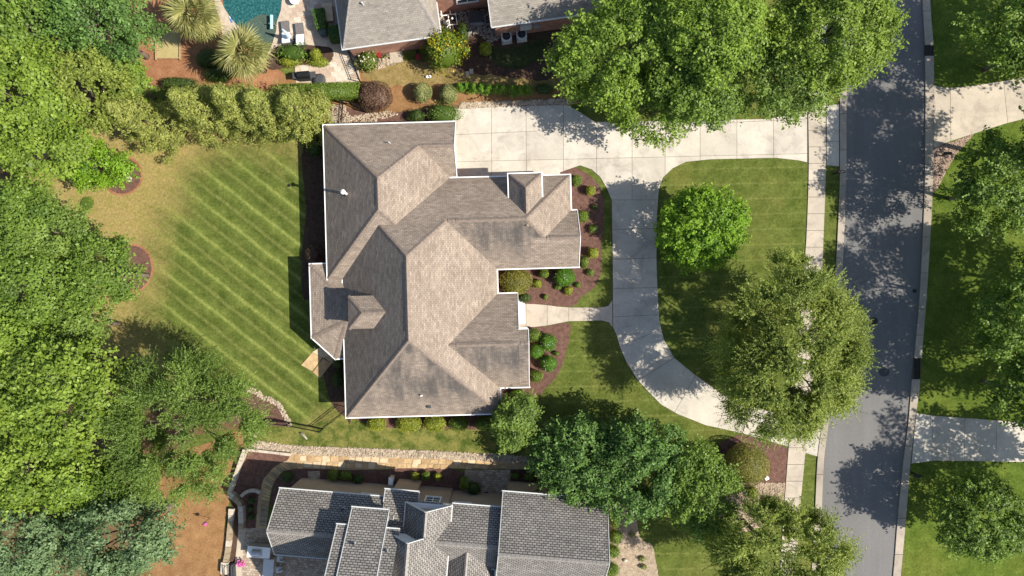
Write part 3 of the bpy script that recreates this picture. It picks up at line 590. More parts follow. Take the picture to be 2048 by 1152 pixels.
# ================================================================ the houses
def clip(poly, a, b, c):
    """keep the part of a plan polygon where a*x+b*y+c >= 0"""
    out = []; n = len(poly)
    for i in range(n):
        p, q = poly[i], poly[(i+1) % n]; fp, fq = a*p[0]+b*p[1]+c, a*q[0]+b*q[1]+c
        if fp >= -1e-9: out.append(p)
        if (fp > 1e-9 and fq < -1e-9) or (fp < -1e-9 and fq > 1e-9):
            t = fp/(fp-fq); out.append((p[0]+(q[0]-p[0])*t, p[1]+(q[1]-p[1])*t))
    return out
class House:
    def __init__(s, name, origin_px, ang, label, cat='house'):
        s.root = thing(name, (*W(*origin_px), 0), label, cat, rz=math.radians(ang)); s.o = W(*origin_px); s.a = math.radians(ang); s.w = []
    def loc(s, px, py, z):
        x, y = W(px, py, z); x -= s.o[0]; y -= s.o[1]; c, n = math.cos(-s.a), math.sin(-s.a); return (x*c-y*n, x*n+y*c)
    def wing(s, poly, pitch, ze, slope_mats, wall='brick', base=0.0, planes=None, over=0.35, walls=True, nogut=()):
        """poly: eave outline, counter-clockwise, local metres; pitch per edge (None = gable)"""
        ze = ze + 0.004*len(s.w); n = len(poly); pl = []
        for i in range(n):
            p, q = poly[i], poly[(i+1) % n]; L_ = math.dist(p, q); nx, ny = -(q[1]-p[1])/L_, (q[0]-p[0])/L_
            if pitch[i]: pl.append((nx*pitch[i], ny*pitch[i], ze-pitch[i]*(nx*p[0]+ny*p[1]), p, ((q[0]-p[0])/L_, (q[1]-p[1])/L_), i, pitch[i]))
        for (p, q, k) in (planes or []):
            L_ = math.dist(p, q); nx, ny = -(q[1]-p[1])/L_, (q[0]-p[0])/L_
            pl.append((nx*k, ny*k, ze-k*(nx*p[0]+ny*p[1]), p, ((q[0]-p[0])/L_, (q[1]-p[1])/L_), -1, k))
        s.w.append(dict(poly=poly, pitch=pitch, ze=ze, pl=pl, mats=slope_mats, wall=wall, base=base, over=over, walls=walls, nogut=nogut)); return s.w[-1]
    def rect(s, Lf, Rt, T, B, pS, pE, pN, pW, ze, mats, **k):
        return s.wing([(Lf, B), (Rt, B), (Rt, T), (Lf, T)], [pS, pE, pN, pW], ze, mats, **k)
    @staticmethod
    def h(w, x, y): return min(p[0]*x+p[1]*y+p[2] for p in w['pl'])
    def top(s, x, y, skip=None):
        z = -9
        for w in s.w:
            if w is not skip and inside(x, y, w['poly']): z = max(z, s.h(w, x, y))
        return z
    def visible(s, w, a, b, off=(0, 0), dz=0.03, step=0.12):
        """the stretches of the edge a-b (3D) that no other wing covers"""
        a = Vector(a); b = Vector(b); n = max(2, int((b-a).length/step)); out = []; cur = None
        for i in range(n+1):
            p = a.lerp(b, i/n); ok = s.top(p.x+off[0], p.y+off[1], w) < p.z+dz
            if ok and cur is None: cur = p
            if (not ok or i == n) and cur is not None:
                e = p if ok else a.lerp(b, (i-1)/n)
                if (e-cur).length > 0.2: out.append((cur, e))
                cur = None
        return out
    def build(s, cap, gut='white', course=0.15, vents=True):
        for w in s.w:
            ze, poly = w['ze'], w['poly']; roofs = {}; edges = {}
            for pi, p in enumerate(w['pl']):
                q = list(poly)
                for p2 in w['pl']:
                    if p2 is not p and len(q) > 2: q = clip(q, p2[0]-p[0], p2[1]-p[1], p2[2]-p[2])
                if len(q) < 3: continue
                zf = lambda x, y: p[0]*x+p[1]*y+p[2]
                nrm = Vector((-p[0], -p[1], 1)).normalized(); g = math.hypot(p[0], p[1]); ux, uy = p[0]/g, p[1]/g; k = math.sqrt(1+g*g)
                # distance up the slope of every corner
                vv = lambda x, y: ((x-p[3][0])*ux+(y-p[3][1])*uy)*k
                vmin, vmax = min(vv(x, y) for x, y in q), max(vv(x, y) for x, y in q)
                V = []; F = []; U = []; c0 = math.floor(vmin/course); c1 = math.ceil(vmax/course)
                for ci in range(c0, c1):
                    lo, hi = ci*course, (ci+1)*course
                    st = clip(q, ux*k, uy*k, -(p[3][0]*ux+p[3][1]*uy)*k-lo)
                    if len(st) > 2: st = clip(st, -ux*k, -uy*k, (p[3][0]*ux+p[3][1]*uy)*k+hi)
                    if len(st) < 3: continue
                    n0 = len(V)
                    for x, y in st:
                        lift = 0.016*(1-(vv(x, y)-lo)/course); pt = Vector((x, y, zf(x, y))) + nrm*lift; V.append(tuple(pt)); U.append(((x-p[3][0])*p[4][0]+(y-p[3][1])*p[4][1], vv(x, y)))
                    F.append(tuple(range(n0, n0+len(st))))
                    low = [i for i, (x, y) in enumerate(st) if abs(vv(x, y)-lo) < 1e-4]
                    if len(low) == 2:      # the butt edge of the course
                        i0, i1 = low; n1 = len(V)
                        for i in (i0, i1): x, y = st[i]; V.append((x, y, zf(x, y)-0.004)); U.append(((x-p[3][0])*p[4][0]+(y-p[3][1])*p[4][1], vv(x, y)))
                        F.append((n0+i0, n0+i1, n1+1, n1))
                mat = w['mats'] if isinstance(w['mats'], str) else w['mats'].get(p[5], w['mats']['*'])
                me = bpy.data.meshes.new('roof_slope'); me.from_pydata(V, [], F); me.materials.append(M[mat]); ul = me.uv_layers.new(name='UVMap')
                me.uv_layers[0].data.foreach_set('uv', np.array([U[l.vertex_index] for l in me.loops], dtype=np.float32).ravel()); me.update()
                roofs[pi] = link('roof_slope', me, s.root)
                for i in range(len(q)):
                    a, b_ = q[i], q[(i+1) % len(q)]
                    if math.dist(a, b_) < 0.15: continue
                    key = tuple(sorted(((round(a[0], 2), round(a[1], 2)), (round(b_[0], 2), round(b_[1], 2))))); edges.setdefault(key, []).append((a, b_, p))
            first = next(iter(roofs.values()))
            for key, ls in edges.items():
                if len(ls) < 2: continue
                a, b_, p = ls[0]; zf = lambda x, y: p[0]*x+p[1]*y+p[2]
                A, B_ = Vector((*a, zf(*a))), Vector((*b_, zf(*b_)))
                for c, d in s.visible(w, A, B_, dz=-0.04):
                    dr = (d-c); lv = Vector((-dr.y, dr.x, 0)).normalized(); wd = 0.15
                    def drop(sg): 
                        m_ = c.lerp(d, 0.5)+lv*(sg*wd); return min(q_[0]*m_.x+q_[1]*m_.y+q_[2] for q_ in w['pl']) - c.lerp(d, 0.5).z
                    up = Vector((0, 0, 0.035)); cb = MB(); L_ = dr.length; nn = max(1, int(L_/0.3)); d1, d2 = drop(1), drop(-1)
                    for i in range(nn):
                        e0, e1 = c.lerp(d, i/nn), c.lerp(d, (i+0.97)/nn); o0, o1 = Vector((0, 0, 0.030)), Vector((0, 0, 0.048))
                        vs = []
                        for e, o_ in ((e0, o0), (e1, o1)): vs += [e+lv*wd+Vector((0, 0, d1))+o_, e+o_, e-lv*wd+Vector((0, 0, d2))+o_, e-lv*wd+Vector((0, 0, d2-0.02)), e+lv*wd+Vector((0, 0, d1-0.02))]
                        cb.add(vs, [(0, 1, 6, 5), (1, 2, 7, 6), (2, 3, 8, 7), (4, 0, 5, 9), (4, 3, 2, 1, 0), (5, 6, 7, 8, 9)])
                    tag(cb.build('ridge_cap', M[cap], first), kind='stuff')
                    if vents and abs(c.z-d.z) < 0.05 and L_ > 1.3:
                        m0, m1 = c.lerp(d, 0.08), c.lerp(d, 0.9)
                        vb = MB(); hgt = Vector((0, 0, 0.075)); vs = []
                        for e in (m0, m1): vs += [e+lv*0.17+Vector((0, 0, d1*1.1+0.06)), e+hgt, e-lv*0.17+Vector((0, 0, d2*1.1+0.06)), e-lv*0.17+Vector((0, 0, d2*1.15)), e+lv*0.17+Vector((0, 0, d1*1.15))]
                        vb.add(vs, [(0, 1, 6, 5), (1, 2, 7, 6), (2, 3, 8, 7), (4, 0, 5, 9), (4, 3, 2, 1, 0), (5, 6, 7, 8, 9)]); vb.build('ridge_vent', M[cap], first)
            # gutters on eaves, rake boards on gables, soffit
            n = len(poly)
            for i in range(n):
                a, b_ = poly[i], poly[(i+1) % n]; L_ = math.dist(a, b_); nx, ny = (b_[1]-a[1])/L_, -(b_[0]-a[0])/L_
                if w['pitch'][i] is False: continue
                if i in w['nogut']: continue
                if w['pitch'][i] is not None:
                    for c, d in s.visible(w, (*a, ze), (*b_, ze), (nx*0.06, ny*0.06), 0.0):
                        dr = (d-c).normalized(); g = MB(); o_ = Vector((nx*0.05, ny*0.05, -0.05))
                        g.beam(c+o_-dr*0.0, d+o_+dr*0.10, 0.10, 0.10); g.build('gutter', M[gut], first)
                        if w['walls']: MB().beam(c-Vector((nx*0.02, ny*0.02, 0.085)), d-Vector((nx*0.02, ny*0.02, 0.085)), 0.03, 0.13).build('fascia', M['white'], first)
                else:
                    ts = [0.0, 1.0] + [t/40 for t in range(1, 40)]; ts.sort(); prof = [(a[0]+(b_[0]-a[0])*t, a[1]+(b_[1]-a[1])*t) for t in ts]
                    z3 = [Vector((x, y, s.h(w, x*0.9999+0.0001*sum(q[0] for q in poly)/n, y*0.9999+0.0001*sum(q[1] for q in poly)/n))) for x, y in prof]
                    im = max(range(len(z3)), key=lambda k_: z3[k_].z)
                    for c, d in ((z3[0], z3[im]), (z3[im], z3[-1])):
                        if (d-c).length < 0.3: continue
                        for c2, d2 in s.visible(w, c, d, (nx*0.05, ny*0.05), -0.03):
                            MB().beam(c2+Vector((nx*0.02, ny*0.02, -0.05)), d2+Vector((nx*0.02, ny*0.02, -0.05)), 0.05, 0.17).build('rake_board', M[gut], first)
            if w['walls']:
                ins = w['over'] + 0.004*s.w.index(w); mid = (sum(q[0] for q in poly)/n, sum(q[1] for q in poly)/n); wp_ = []
                for i in range(n):      # inset outline
                    p0, p1, p2 = poly[i-1], poly[i], poly[(i+1) % n]
                    e1 = Vector((p1[0]-p0[0], p1[1]-p0[1])).normalized(); e2 = Vector((p2[0]-p1[0], p2[1]-p1[1])).normalized()
                    n1 = Vector((-e1.y, e1.x)); n2 = Vector((-e2.y, e2.x)); m = n1+n2; m = m/max(0.4, m.dot(n1)); wp_.append((p1[0]+m.x*ins, p1[1]+m.y*ins))
                for i in range(n):
                    a, b_ = wp_[i], wp_[(i+1) % n]; L_ = math.dist(a, b_)
                    if L_ < 0.3 or w['pitch'][i] is False: continue
                    tt = [t/24 for t in range(25)] if w['pitch'][i] is None else [0, 1]
                    V = [(a[0], a[1], w['base']), (b_[0], b_[1], w['base'])]; U = [(0, 0), (L_, 0)]
                    for t in tt[::-1]:
                        x, y = a[0]+(b_[0]-a[0])*t, a[1]+(b_[1]-a[1])*t; z = s.h(w, x, y)-0.06; V.append((x, y, z)); U.append((L_*t, z-w['base']))
                    me = bpy.data.meshes.new('wall'); me.from_pydata(V, [], [tuple(range(len(V)))]); me.materials.append(M[w['wall']]); me.uv_layers.new(name='UVMap')
                    me.uv_layers[0].data.foreach_set('uv', np.array([U[l.vertex_index] for l in me.loops], dtype=np.float32).ravel()); me.update(); link('wall', me, s.root)
                b = MB(); b.add([(x, y, ze-0.11) for x, y in poly], [tuple(range(n))[::-1]]); b.build('soffit', M['white'], first)
    def window(s, px, py, z, wd, ht, face, name='window'):
        """a window whose middle is seen at pixel px, py, at height z; face: outward direction in local axes"""
        x, y = s.loc(px, py, z); s.window_at(x, y, z, wd, ht, face, name)
    def window_at(s, x, y, z, wd, ht, face, name='window'):
        fx, fy = face; rz = math.atan2(fy, fx)-math.pi/2
        def bx(c, d): 
            c_, s_ = math.cos(rz), math.sin(rz); return (x+c[0]*c_-c[1]*s_, y+c[0]*s_+c[1]*c_, z+c[2]), d
        fr = MB()
        for c, d in (((0, 0.03, ht/2), (wd+0.16, 0.1, 0.09)), ((0, 0.03, -ht/2), (wd+0.2, 0.16, 0.09)), ((-wd/2-0.03, 0.03, 0), (0.09, 0.1, ht)), ((wd/2+0.03, 0.03, 0), (0.09, 0.1, ht)), ((0, 0.035, 0), (0.05, 0.05, ht)), ((0, 0.03, 0), (wd, 0.05, 0.05))):
            q, d = bx(c, d); fr.box(q, d, rz)
        f = fr.build(name, M['white'], s.root); q, d = bx((0, 0.01, 0), (wd, 0.03, ht)); MB().box(q, d, rz).build('pane', M['glass'], f)

# ---- the brown-roofed house in the middle
PT = 0.833; ZE = 3.2
hm = House('brown_roof_house', (850, 560), 1.55, 'large house with sprawling brown shingle roof and white gutters in the middle')
lo = hm.loc
xL = lo(651, 390, ZE)[0]; yT = lo(780, 247.5, ZE)[1]; kr_ = lo(755, 390, 7.45); ks_ = lo(755, 418, 7.45)
RUN = (kr_[0]-xL)
S4 = {'*': 'shingle', 0: 'shingle_stained'}
hm.rect(xL, kr_[0]+RUN, yT, ks_[1]-RUN, PT, PT, PT, PT, ZE, 'shingle', nogut=(0, 1))                                                  # rear block
hm.rect(kr_[0], lo(912, 300, ZE)[0], yT, lo(914, 353, ZE)[1], PT, None, PT, False, ZE, 'shingle')                        # garage gable
fT = lo(1000, 354, ZE)[1]; fB = lo(1075, 535.5, ZE)[1]; mL = lo(691.5, 770, ZE)[0]; mR = lo(994, 560, ZE)[0]; mB = lo(850, 830.5, ZE)[1]
mx_ = lo(815, 600, 8.45)[0]
hm.rect(mL, mR, fT, mB, PT, PT, PT, (8.45-ZE)/(mx_-mL), ZE, S4)                                                          # main block
hm.rect(mx_+1.0, lo(1141, 400, ZE)[0], fT, fB, PT, PT, PT, False, ZE, S4)                                                # front wing
hm.rect(lo(1060, 475, ZE)[0], lo(1156, 480, ZE)[0], lo(1148, 421, ZE)[1], fB, PT, None, PT, False, ZE, 'shingle')        # front gable
eT = lo(1015, 587.5, ZE)[1]; eB = lo(1030, 774, ZE)[1]; eX = lo(1036, 620, ZE)[0]; eX2 = lo(1056.5, 715, ZE)[0]; eY = lo(1046, 655, ZE)[1]
hm.rect(mx_+0.6, eX, eT, eB, PT, None, PT, False, ZE, S4)                                                                # entry wing
hm.wing([(eX-0.03, eB), (eX2, eB), (eX2, eY), (eX-0.03, eY)], [PT, None, None, False], ZE, S4, planes=[((5, eT), (-5, eT), PT)])
hm.rect(lo(1018.5, 400, 4.75)[0], lo(1084, 400, 4.75)[0], lo(1050, 347.5, 4.75)[1], lo(1050, 455, 4.75)[1], False, 0.95, 0.95, 0.95, 4.75, 'shingle', base=0)   # raised dormer over the court
pg = [lo(x, y, 2.7) for x, y in ((619, 529), (625.5, 675), (670.7, 717.5), (689, 716.5))]
pW = (pg[0][0]+pg[1][0])/2; pN = pg[0][1]; pS = pg[3][1]
hm.wing([(pW, pN), (pW, pg[1][1]), (pg[2][0], pS), (mL+2.6, pS), (mL+2.6, pN)], [0.30, 0.30, 0.30, False, 0.30], 2.7, 'shingle', over=0.5)   # rear sunroom
hm.rect(lo(697, 620, 5.75)[0], lo(792, 625, 6.3)[0], lo(730, 591.5, 5.75)[1], lo(730, 657, 5.75)[1], 0.8, False, 0.8, 0.8, 5.75, 'shingle', base=3.0, over=0.2, nogut=(0, 2, 3))      # rear dormer
hm.build('cap')
# windows, doors and garage doors
gx = lo(912, 300, 2)[0]-0.35
for y_ in (yT-1.15, yT-3.2): pass
w5 = lo(1000, 354, 1)[1]
for k in range(2):
    X0 = lo(945+k*62, 362, 1.2)[0]; d = MB(); d.box((X0, fT-0.33, 1.15), (2.45, 0.06, 2.2))
    door = d.build('garage_door', M['white'], hm.root)
    for i in range(4): MB().box((X0, fT-0.29, 0.32+0.55*i), (2.3, 0.03, 0.47)).build('panel', M['white'], door)
for x_, y_, f_ in ((lo(1141, 400, 1.6)[0]-0.36, lo(1141, 395, 1.6)[1], (1, 0)), (lo(1156, 480, 1.6)[0]-0.36, lo(1156, 478, 1.6)[1], (1, 0)), (lo(1056, 715, 1.6)[0]-0.36, lo(1056, 715, 1.6)[1], (1, 0)), (gx+0.02, yT-1.3, (1, 0))):
    hm.window_at(x_+0.02, y_, 1.65, 1.5, 1.5, f_)
for px_ in (740, 800, 860, 930): hm.window_at(lo(px_, 830, 1.6)[0], mB+0.34, 1.65, 1.2, 1.5, (0, -1))
for py_ in (300, 360, 440): hm.window_at(xL+0.34, lo(655, py_, 1.6)[1], 1.65, 1.2, 1.5, (-1, 0))
for py_ in (550, 590, 630): hm.window_at(pW+0.48, lo(622, py_, 1.4)[1], 1.35, 1.2, 1.7, (-1, 0))
# entry porch: white soffit beam and columns by the front walk
px0 = lo(1040, 630, 0.2)
MB().box((eX-0.1, (eT+eY)/2-0.2, 2.92), (0.34, abs(eT-eY)-0.9, 0.3)).build('porch_beam', M['white'], hm.root)
for yy in (eT-0.75, eY+0.25): MB().tube([(eX-0.1, yy, 0.0), (eX-0.1, yy, 0.15), (eX-0.1, yy, 0.16), (eX-0.1, yy, 2.8)], [0.2, 0.2, 0.15, 0.13], 12).build('column', M['white'], hm.root)
d = MB(); d.box((mR+0.6, (eT+eY)/2, 1.1), (0.06, 1.1, 2.2)); d.build('front_door', M['timber'], hm.root)
MB().box((eX+0.25, (eT+eY)/2-0.15, 0.06), (0.7, abs(eT-eY)-0.6, 0.12)).build('porch_step', M['white'], hm.root)
# pipes and vents standing on the roof
def roof_pipe(house, px, py, zguess, r, h_, mat, name='vent_pipe', cone=False):
    x, y = house.loc(px, py, zguess); z = house.top(x, y); x, y = house.loc(px, py, z+h_*0.5); z = house.top(x, y)
    MB().tube([(x, y, z-0.15), (x, y, z+h_)], [r, r], 12).build(name, M[mat], house.root)
    MB().tube([(x, y, z-0.12), (x, y, z+0.08)], [r*2.4, r*1.1], 10).build('flashing', M['dark'] if cone else M['grey'], house.root)
    if cone: MB().tube([(x, y, z+h_), (x, y, z+h_+0.02), (x, y, z+h_+0.12)], [r*1.7, r*1.7, r*0.3], 14).build('pipe_cap', M['white'], house.root)
roof_pipe(hm, 690, 386, 5.0, 0.11, 1.1, 'white', 'flue_pipe', True)
roof_pipe(hm, 779, 285.5, 5.0, 0.05, 0.4, 'light_grey'); roof_pipe(hm, 843, 791, 4.5, 0.06, 0.3, 'white')
x_, y_ = lo(858, 813, 3.9); z_ = hm.top(x_, y_)
MB().box((x_, y_, z_+0.08), (0.30, 0.26, 0.22), taper=0.8).build('box_vent', M['dark'], hm.root)

# ---- the grey-roofed house below
hg = House('grey_roof_house', (830, 1080), -4.6, 'beige stucco house with patterned grey shingle roofs below the flagstone path')
lo = hg.loc; G = 'shingle_grey'; p9 = 0.9
def gw(T, B, Lf, Rt, ze, pS, pE, pN, pW, **k): hg.rect(lo(*Lf, ze)[0], lo(*Rt, ze)[0], T, B, pS, pE, pN, pW, ze, G, wall=k.pop('wall', 'stucco'), **k)
aT = lo(558, 977, 4.5)[1]; aB = lo(549.6, 1108, 4.5)[1]
gw(aT, aB, (555, 1040), (790, 1040), 4.5, p9, None, p9, None)                                        # west wing
bT = lo(740, 1017.5, 6.5)[1]
gw(bT, bT-11, (704.5, 1018), (778, 1019), 6.5, p9, None, p9, None, wall='white')                     # upper block
b2T = lo(675, 1049, 7.3)[1]
gw(b2T, b2T-9.4, (674, 1055), (800, 1055), 7.3, p9, False, p9, None)
cT = lo(800, 981, 4.5)[1]
gw(cT, cT-8, (771, 980), (838, 988), 4.5, 0.55, None, 0.55, None)                                    # low roof between
dT = lo(858, 1008, 5.8)[1]
gw(dT, dT-6, (812, 1010), (903, 1015), 5.8, False, 1.15, None, 1.15)                                  # tower gable
eT_ = lo(950, 1011, 4.8)[1]
gw(eT_, eT_-4.7, (840, 1010), (1015, 1016), 4.8, p9, False, p9, False)                                 # link to the garage
gR = lo(903, 1015, 5.8)[0]; gr_ = lo(811, 1120, 9.3)[0]; gT = lo(811, 1091, 9.3)[1]
hg.rect(2*gr_-gR, gR, gT, gT-9, None, 1.15, None, 1.15, 5.8, G, wall='white')    # large cross gable
hg.rect(lo(880, 1100, 4.6)[0], lo(990, 1120, 4.6)[0], eT_-2.0, eT_-11, None, 0.8, None, 0.8, 4.6, G, wall='stucco')
ffT = lo(1007.6, 983, 4.5)[1]; fRun = 3.65
gw(ffT, ffT-2*fRun, (1005, 1000), (1211, 1040), 4.5, p9, None, p9, None)                             # garage
hg.build('cap_grey', gut='light_grey', course=0.18, vents=False)
dwall = dT-0.37
for px_ in (866,): hg.window_at(lo(px_, 995, 3.6)[0], dwall, 3.6, 1.1, 1.3, (0, 1))
for px_ in (735, 759): hg.window_at(lo(px_, 1010, 5.9)[0], bT-0.34, 5.9, 0.75, 0.7, (0, 1))
for px_ in (738,): hg.window_at(lo(px_, 990, 3.6)[0], aT-0.34, 3.5, 1.2, 0.7, (0, 1))
for px_ in (925,): hg.window_at(lo(px_, 1005, 3.6)[0], eT_-0.36, 3.7, 1.2, 0.7, (0, 1))
for px_, py_ in ((688, 1015), (700, 1100), (765, 1119)): roof_pipe(hg, px_, py_, 6.5, 0.07, 0.35, 'dark')
# ---- the brick house above
hb = House('brick_house', (880, 10), 8.0, 'red brick house with weathered grey roof beside the swimming pool')
lo = hb.loc; U = 'shingle_top'
uB = lo(780, 84.5, 3.2)[1]
hb.rect(lo(679, 50, 3.2)[0], lo(877, 40, 3.2)[0], uB+14, uB, 0.72, 1.5, 0.7, 1.5, 3.2, U, over=0.3)
u2B = lo(1040, 45.5, 3.4)[1]
hb.rect(lo(979, 25, 3.4)[0], lo(1200, 25, 3.4)[0], u2B+13, u2B, 0.62, None, 0.62, None, 3.4, U, over=0.3)
u0 = lo(925, 22, 0)[1]
hb.rect(lo(800, 0, 5.5)[0], lo(1120, 0, 5.5)[0], u0+12, u0-0.35, 0.62, None, 0.62, None, 5.5, U, over=0.35)
hb.build('cap_grey', gut='light_grey', vents=False)
hb.window_at(lo(935, 5, 2.0)[0], u0-0.02, 2.4, 1.6, 1.3, (0, -1))
roof_pipe(hb, 724, 5, 4.8, 0.06, 0.35, 'light_grey')
x_, y_ = lo(1056, 52, 1.6); MB().box((x_-0.2, u2B+0.22, 1.7), (0.9, 0.18, 0.9)).build('meter_box', M['light_grey'], hb.root); MB().box((x_+0.7, u2B+0.22, 1.6), (0.4, 0.16, 0.6)).build('meter_box', M['grey'], hb.root)
# ================================================================ trees, shrubs and palms
def unit(a): return a/np.maximum(1e-9, np.linalg.norm(a, axis=1, keepdims=True))
def rdir(rng, n): return unit(rng.normal(size=(n, 3)))
def leaf_mesh(name, mat, C, Nn, size, aspect, tint, rng, along=None, extra=None):
    n = len(C); Nn = unit(Nn)
    t = rdir(rng, n) if along is None else along + rng.normal(size=(n, 3))*0.25
    t = unit(t - Nn*np.sum(t*Nn, axis=1, keepdims=True)); b = np.cross(Nn, t)
    Lh = (size*0.5)[:, None]; Wh = Lh*aspect
    V = np.empty((n, 4, 3)); V[:, 0] = C - t*Lh; V[:, 1] = C + b*Wh + Nn*Wh*0.25 + t*Lh*0.15; V[:, 2] = C + t*Lh; V[:, 3] = C - b*Wh + Nn*Wh*0.25 + t*Lh*0.15
    V = V.reshape(-1, 3); F = np.arange(n*4); T = np.repeat(tint, 4)
    nv = len(V); tot = nv; ev = ef = None; nf = n
    if extra is not None:
        ev, ef = extra; tot += len(ev)
    me = bpy.data.meshes.new(name); me.vertices.add(tot)
    co = V if ev is None else np.vstack([V, ev]); me.vertices.foreach_set('co', co.astype(np.float32).ravel())
    nl = n*4 + (0 if ef is None else ef.size); nf = n + (0 if ef is None else len(ef))
    me.loops.add(nl); me.polygons.add(nf)
    li = F if ef is None else np.concatenate([F, (ef+nv).ravel()])
    me.loops.foreach_set('vertex_index', li.astype(np.int32)); me.polygons.foreach_set('loop_start', np.arange(nf, dtype=np.int32)*4)
    at = me.attributes.new('tint', 'FLOAT', 'POINT'); tt = T if ev is None else np.concatenate([T, np.full(len(ev), 0.12)])
    at.data.foreach_set('value', np.clip(tt, 0, 1).astype(np.float32)); me.materials.append(mat); me.update(calc_edges=True); me.validate(); return me

def crown_points(rng, rx, ry, rz, nclump, rc, lobes=7, amp=0.28, hollow=0.45, low=-0.35):
    ld = rdir(rng, lobes); la = rng.uniform(0.4, 1.0, lobes)*amp
    u = rdir(rng, nclump); u[:, 2] = np.where(u[:, 2] < low, -u[:, 2]*0.6, u[:, 2]); u = unit(u)
    sc = 0.93 + np.sum(la[None, :]*np.maximum(0, u @ ld.T)**5, axis=1) - 0.35*amp*np.maximum(0, u @ (-ld[::2].T)).mean(axis=1)
    f = hollow + (1-hollow)*rng.random(nclump)**0.35
    c = u*(f*sc)[:, None]*np.array([rx-rc*0.45, ry-rc*0.45, rz-rc*0.4]); return c, u
def broad_crown(seed, mat, rx, ry, rz, leaf=0.22, rc=0.8, dens=1.0, aspect=0.66, sprig=False, up=0.45, amp=0.28, flatten=0.7, cov=1.0, low=-0.55):
    rng = np.random.default_rng(seed)
    area = 2*math.pi*((rx*ry)**0.5)*((rx*ry)**0.5*0.5+rz*0.8); ncl = int(np.clip(area/(rc*rc)*0.75*dens, 30, 1200))
    c, u = crown_points(rng, rx, ry, rz, ncl, rc, amp=amp, low=low); rcs = rc*rng.uniform(0.6, 1.35, ncl); ct = rng.random(ncl)
    leaf = leaf*0.78; per = (rcs**2*(3.8/(leaf*leaf*0.33))*0.85*cov).astype(int); idx = np.repeat(np.arange(ncl), per); n = len(idx)
    if sprig:      # fine feathery shoots: leaves strung along outward twigs
        tw = 14; k = np.maximum(1, int(n*2.6)//tw); ti = rng.integers(0, ncl, k)
        d = unit(rdir(rng, k)*0.75 + u[ti]*0.75 + np.array([0, 0, 0.25])); st = c[ti] + rdir(rng, k)*rcs[ti][:, None]*0.35; ln = rcs[ti]*rng.uniform(0.7, 1.7, k)
        s = np.tile(np.linspace(0.08, 1.0, tw), k); d2 = np.repeat(d, tw, axis=0); C = np.repeat(st, tw, axis=0) + d2*(s*np.repeat(ln, tw))[:, None]
        C[:, 2] -= 0.12*(s*np.repeat(ln, tw))**2
        n = len(C); side = unit(np.cross(d2, rdir(rng, n))); C += side*leaf*0.28*rng.uniform(0.3, 1.2, n)[:, None]
        Nn = side*0.35 + np.array([0, 0, 0.8]) + rng.normal(size=(n, 3))*0.45; tint = 0.5*np.repeat(ct[ti], tw) + 0.5*rng.random(n)
        return leaf_mesh('crown', mat, C, Nn, leaf*rng.uniform(0.6, 1.25, n), aspect, tint, rng, along=unit(d2*0.6+side*0.7))
    v = rdir(rng, n); v[:, 2] = np.where(v[:, 2] < -0.3, -v[:, 2], v[:, 2]); rad = rcs[idx]*(0.5+0.55*rng.random(n)**0.6)
    C = c[idx] + v*rad[:, None]*np.array([1, 1, flatten])
    Nn = v*0.75 + u[idx]*0.25 + np.array([0, 0, up]) + rng.normal(size=(n, 3))*0.42; tint = 0.55*ct[idx] + 0.45*rng.random(n)
    # loose shoots that break the outline
    tw = 9; k = int(0.13*n/tw); ti = rng.integers(0, ncl, k); d = unit(rdir(rng, k)*0.5 + u[ti]*0.9 + np.array([0, 0, 0.1])); s = np.tile(np.linspace(0.5, 1.0, tw), k); d2 = np.repeat(d, tw, axis=0)
    Cs = np.repeat(c[ti], tw, axis=0) + d2*(s*np.repeat(rcs[ti]*rng.uniform(1.2, 1.9, k), tw))[:, None] + rng.normal(size=(k*tw, 3))*leaf*0.35
    C = np.vstack([C, Cs]); Nn = np.vstack([Nn, rng.normal(size=(k*tw, 3))*0.5+np.array([0, 0, 0.9])]); tint = np.concatenate([tint, 0.5+0.5*rng.random(k*tw)]); n = len(C)
    return leaf_mesh('crown', mat, C, Nn, leaf*rng.uniform(0.6, 1.3, n), aspect, tint, rng)
def trunk_mesh(seed, h, zc, rx, ry, rz, r, mat, limbs=8):
    R = random.Random(seed); b = MB(); top = zc + rz*0.35; lean = (R.uniform(-.3, .3), R.uniform(-.3, .3))
    b.tube([(0, 0, -0.1), (0, 0, 0.3), (lean[0]*0.5, lean[1]*0.5, zc*0.55), (lean[0], lean[1], zc), (lean[0]*1.4, lean[1]*1.4, top)], [r*1.5, r*1.1, r*0.85, r*0.6, r*0.12], 9)
    for i in range(limbs):
        a = 6.283*i/limbs + R.uniform(-.3, .3); t = R.uniform(0.5, 1.0); z0 = zc*t*0.9; k = R.uniform(0.55, 0.8)
        e = (math.cos(a)*rx*k, math.sin(a)*ry*k, zc + rz*R.uniform(-0.25, 0.45)); s0 = (lean[0]*t*0.8, lean[1]*t*0.8, z0); m = tuple(s0[j]*0.45+e[j]*0.55 + (0.12*rz if j == 2 else R.uniform(-.2, .2)) for j in range(3))
        b.tube([s0, m, e], [r*0.48, r*0.3, r*0.06], 6)
        for q in range(2):
            a2 = a+R.uniform(-.7, .7); e2 = (m[0]+math.cos(a2)*rx*0.35, m[1]+math.sin(a2)*ry*0.35, m[2]+rz*R.uniform(0.05, 0.4)); b.tube([m, tuple((m[j]+e2[j])/2+R.uniform(-.1, .1) for j in range(3)), e2], [r*0.22, r*0.14, r*0.04], 5)
    return b.mesh('trunk', mat, True)
SEED = [11]
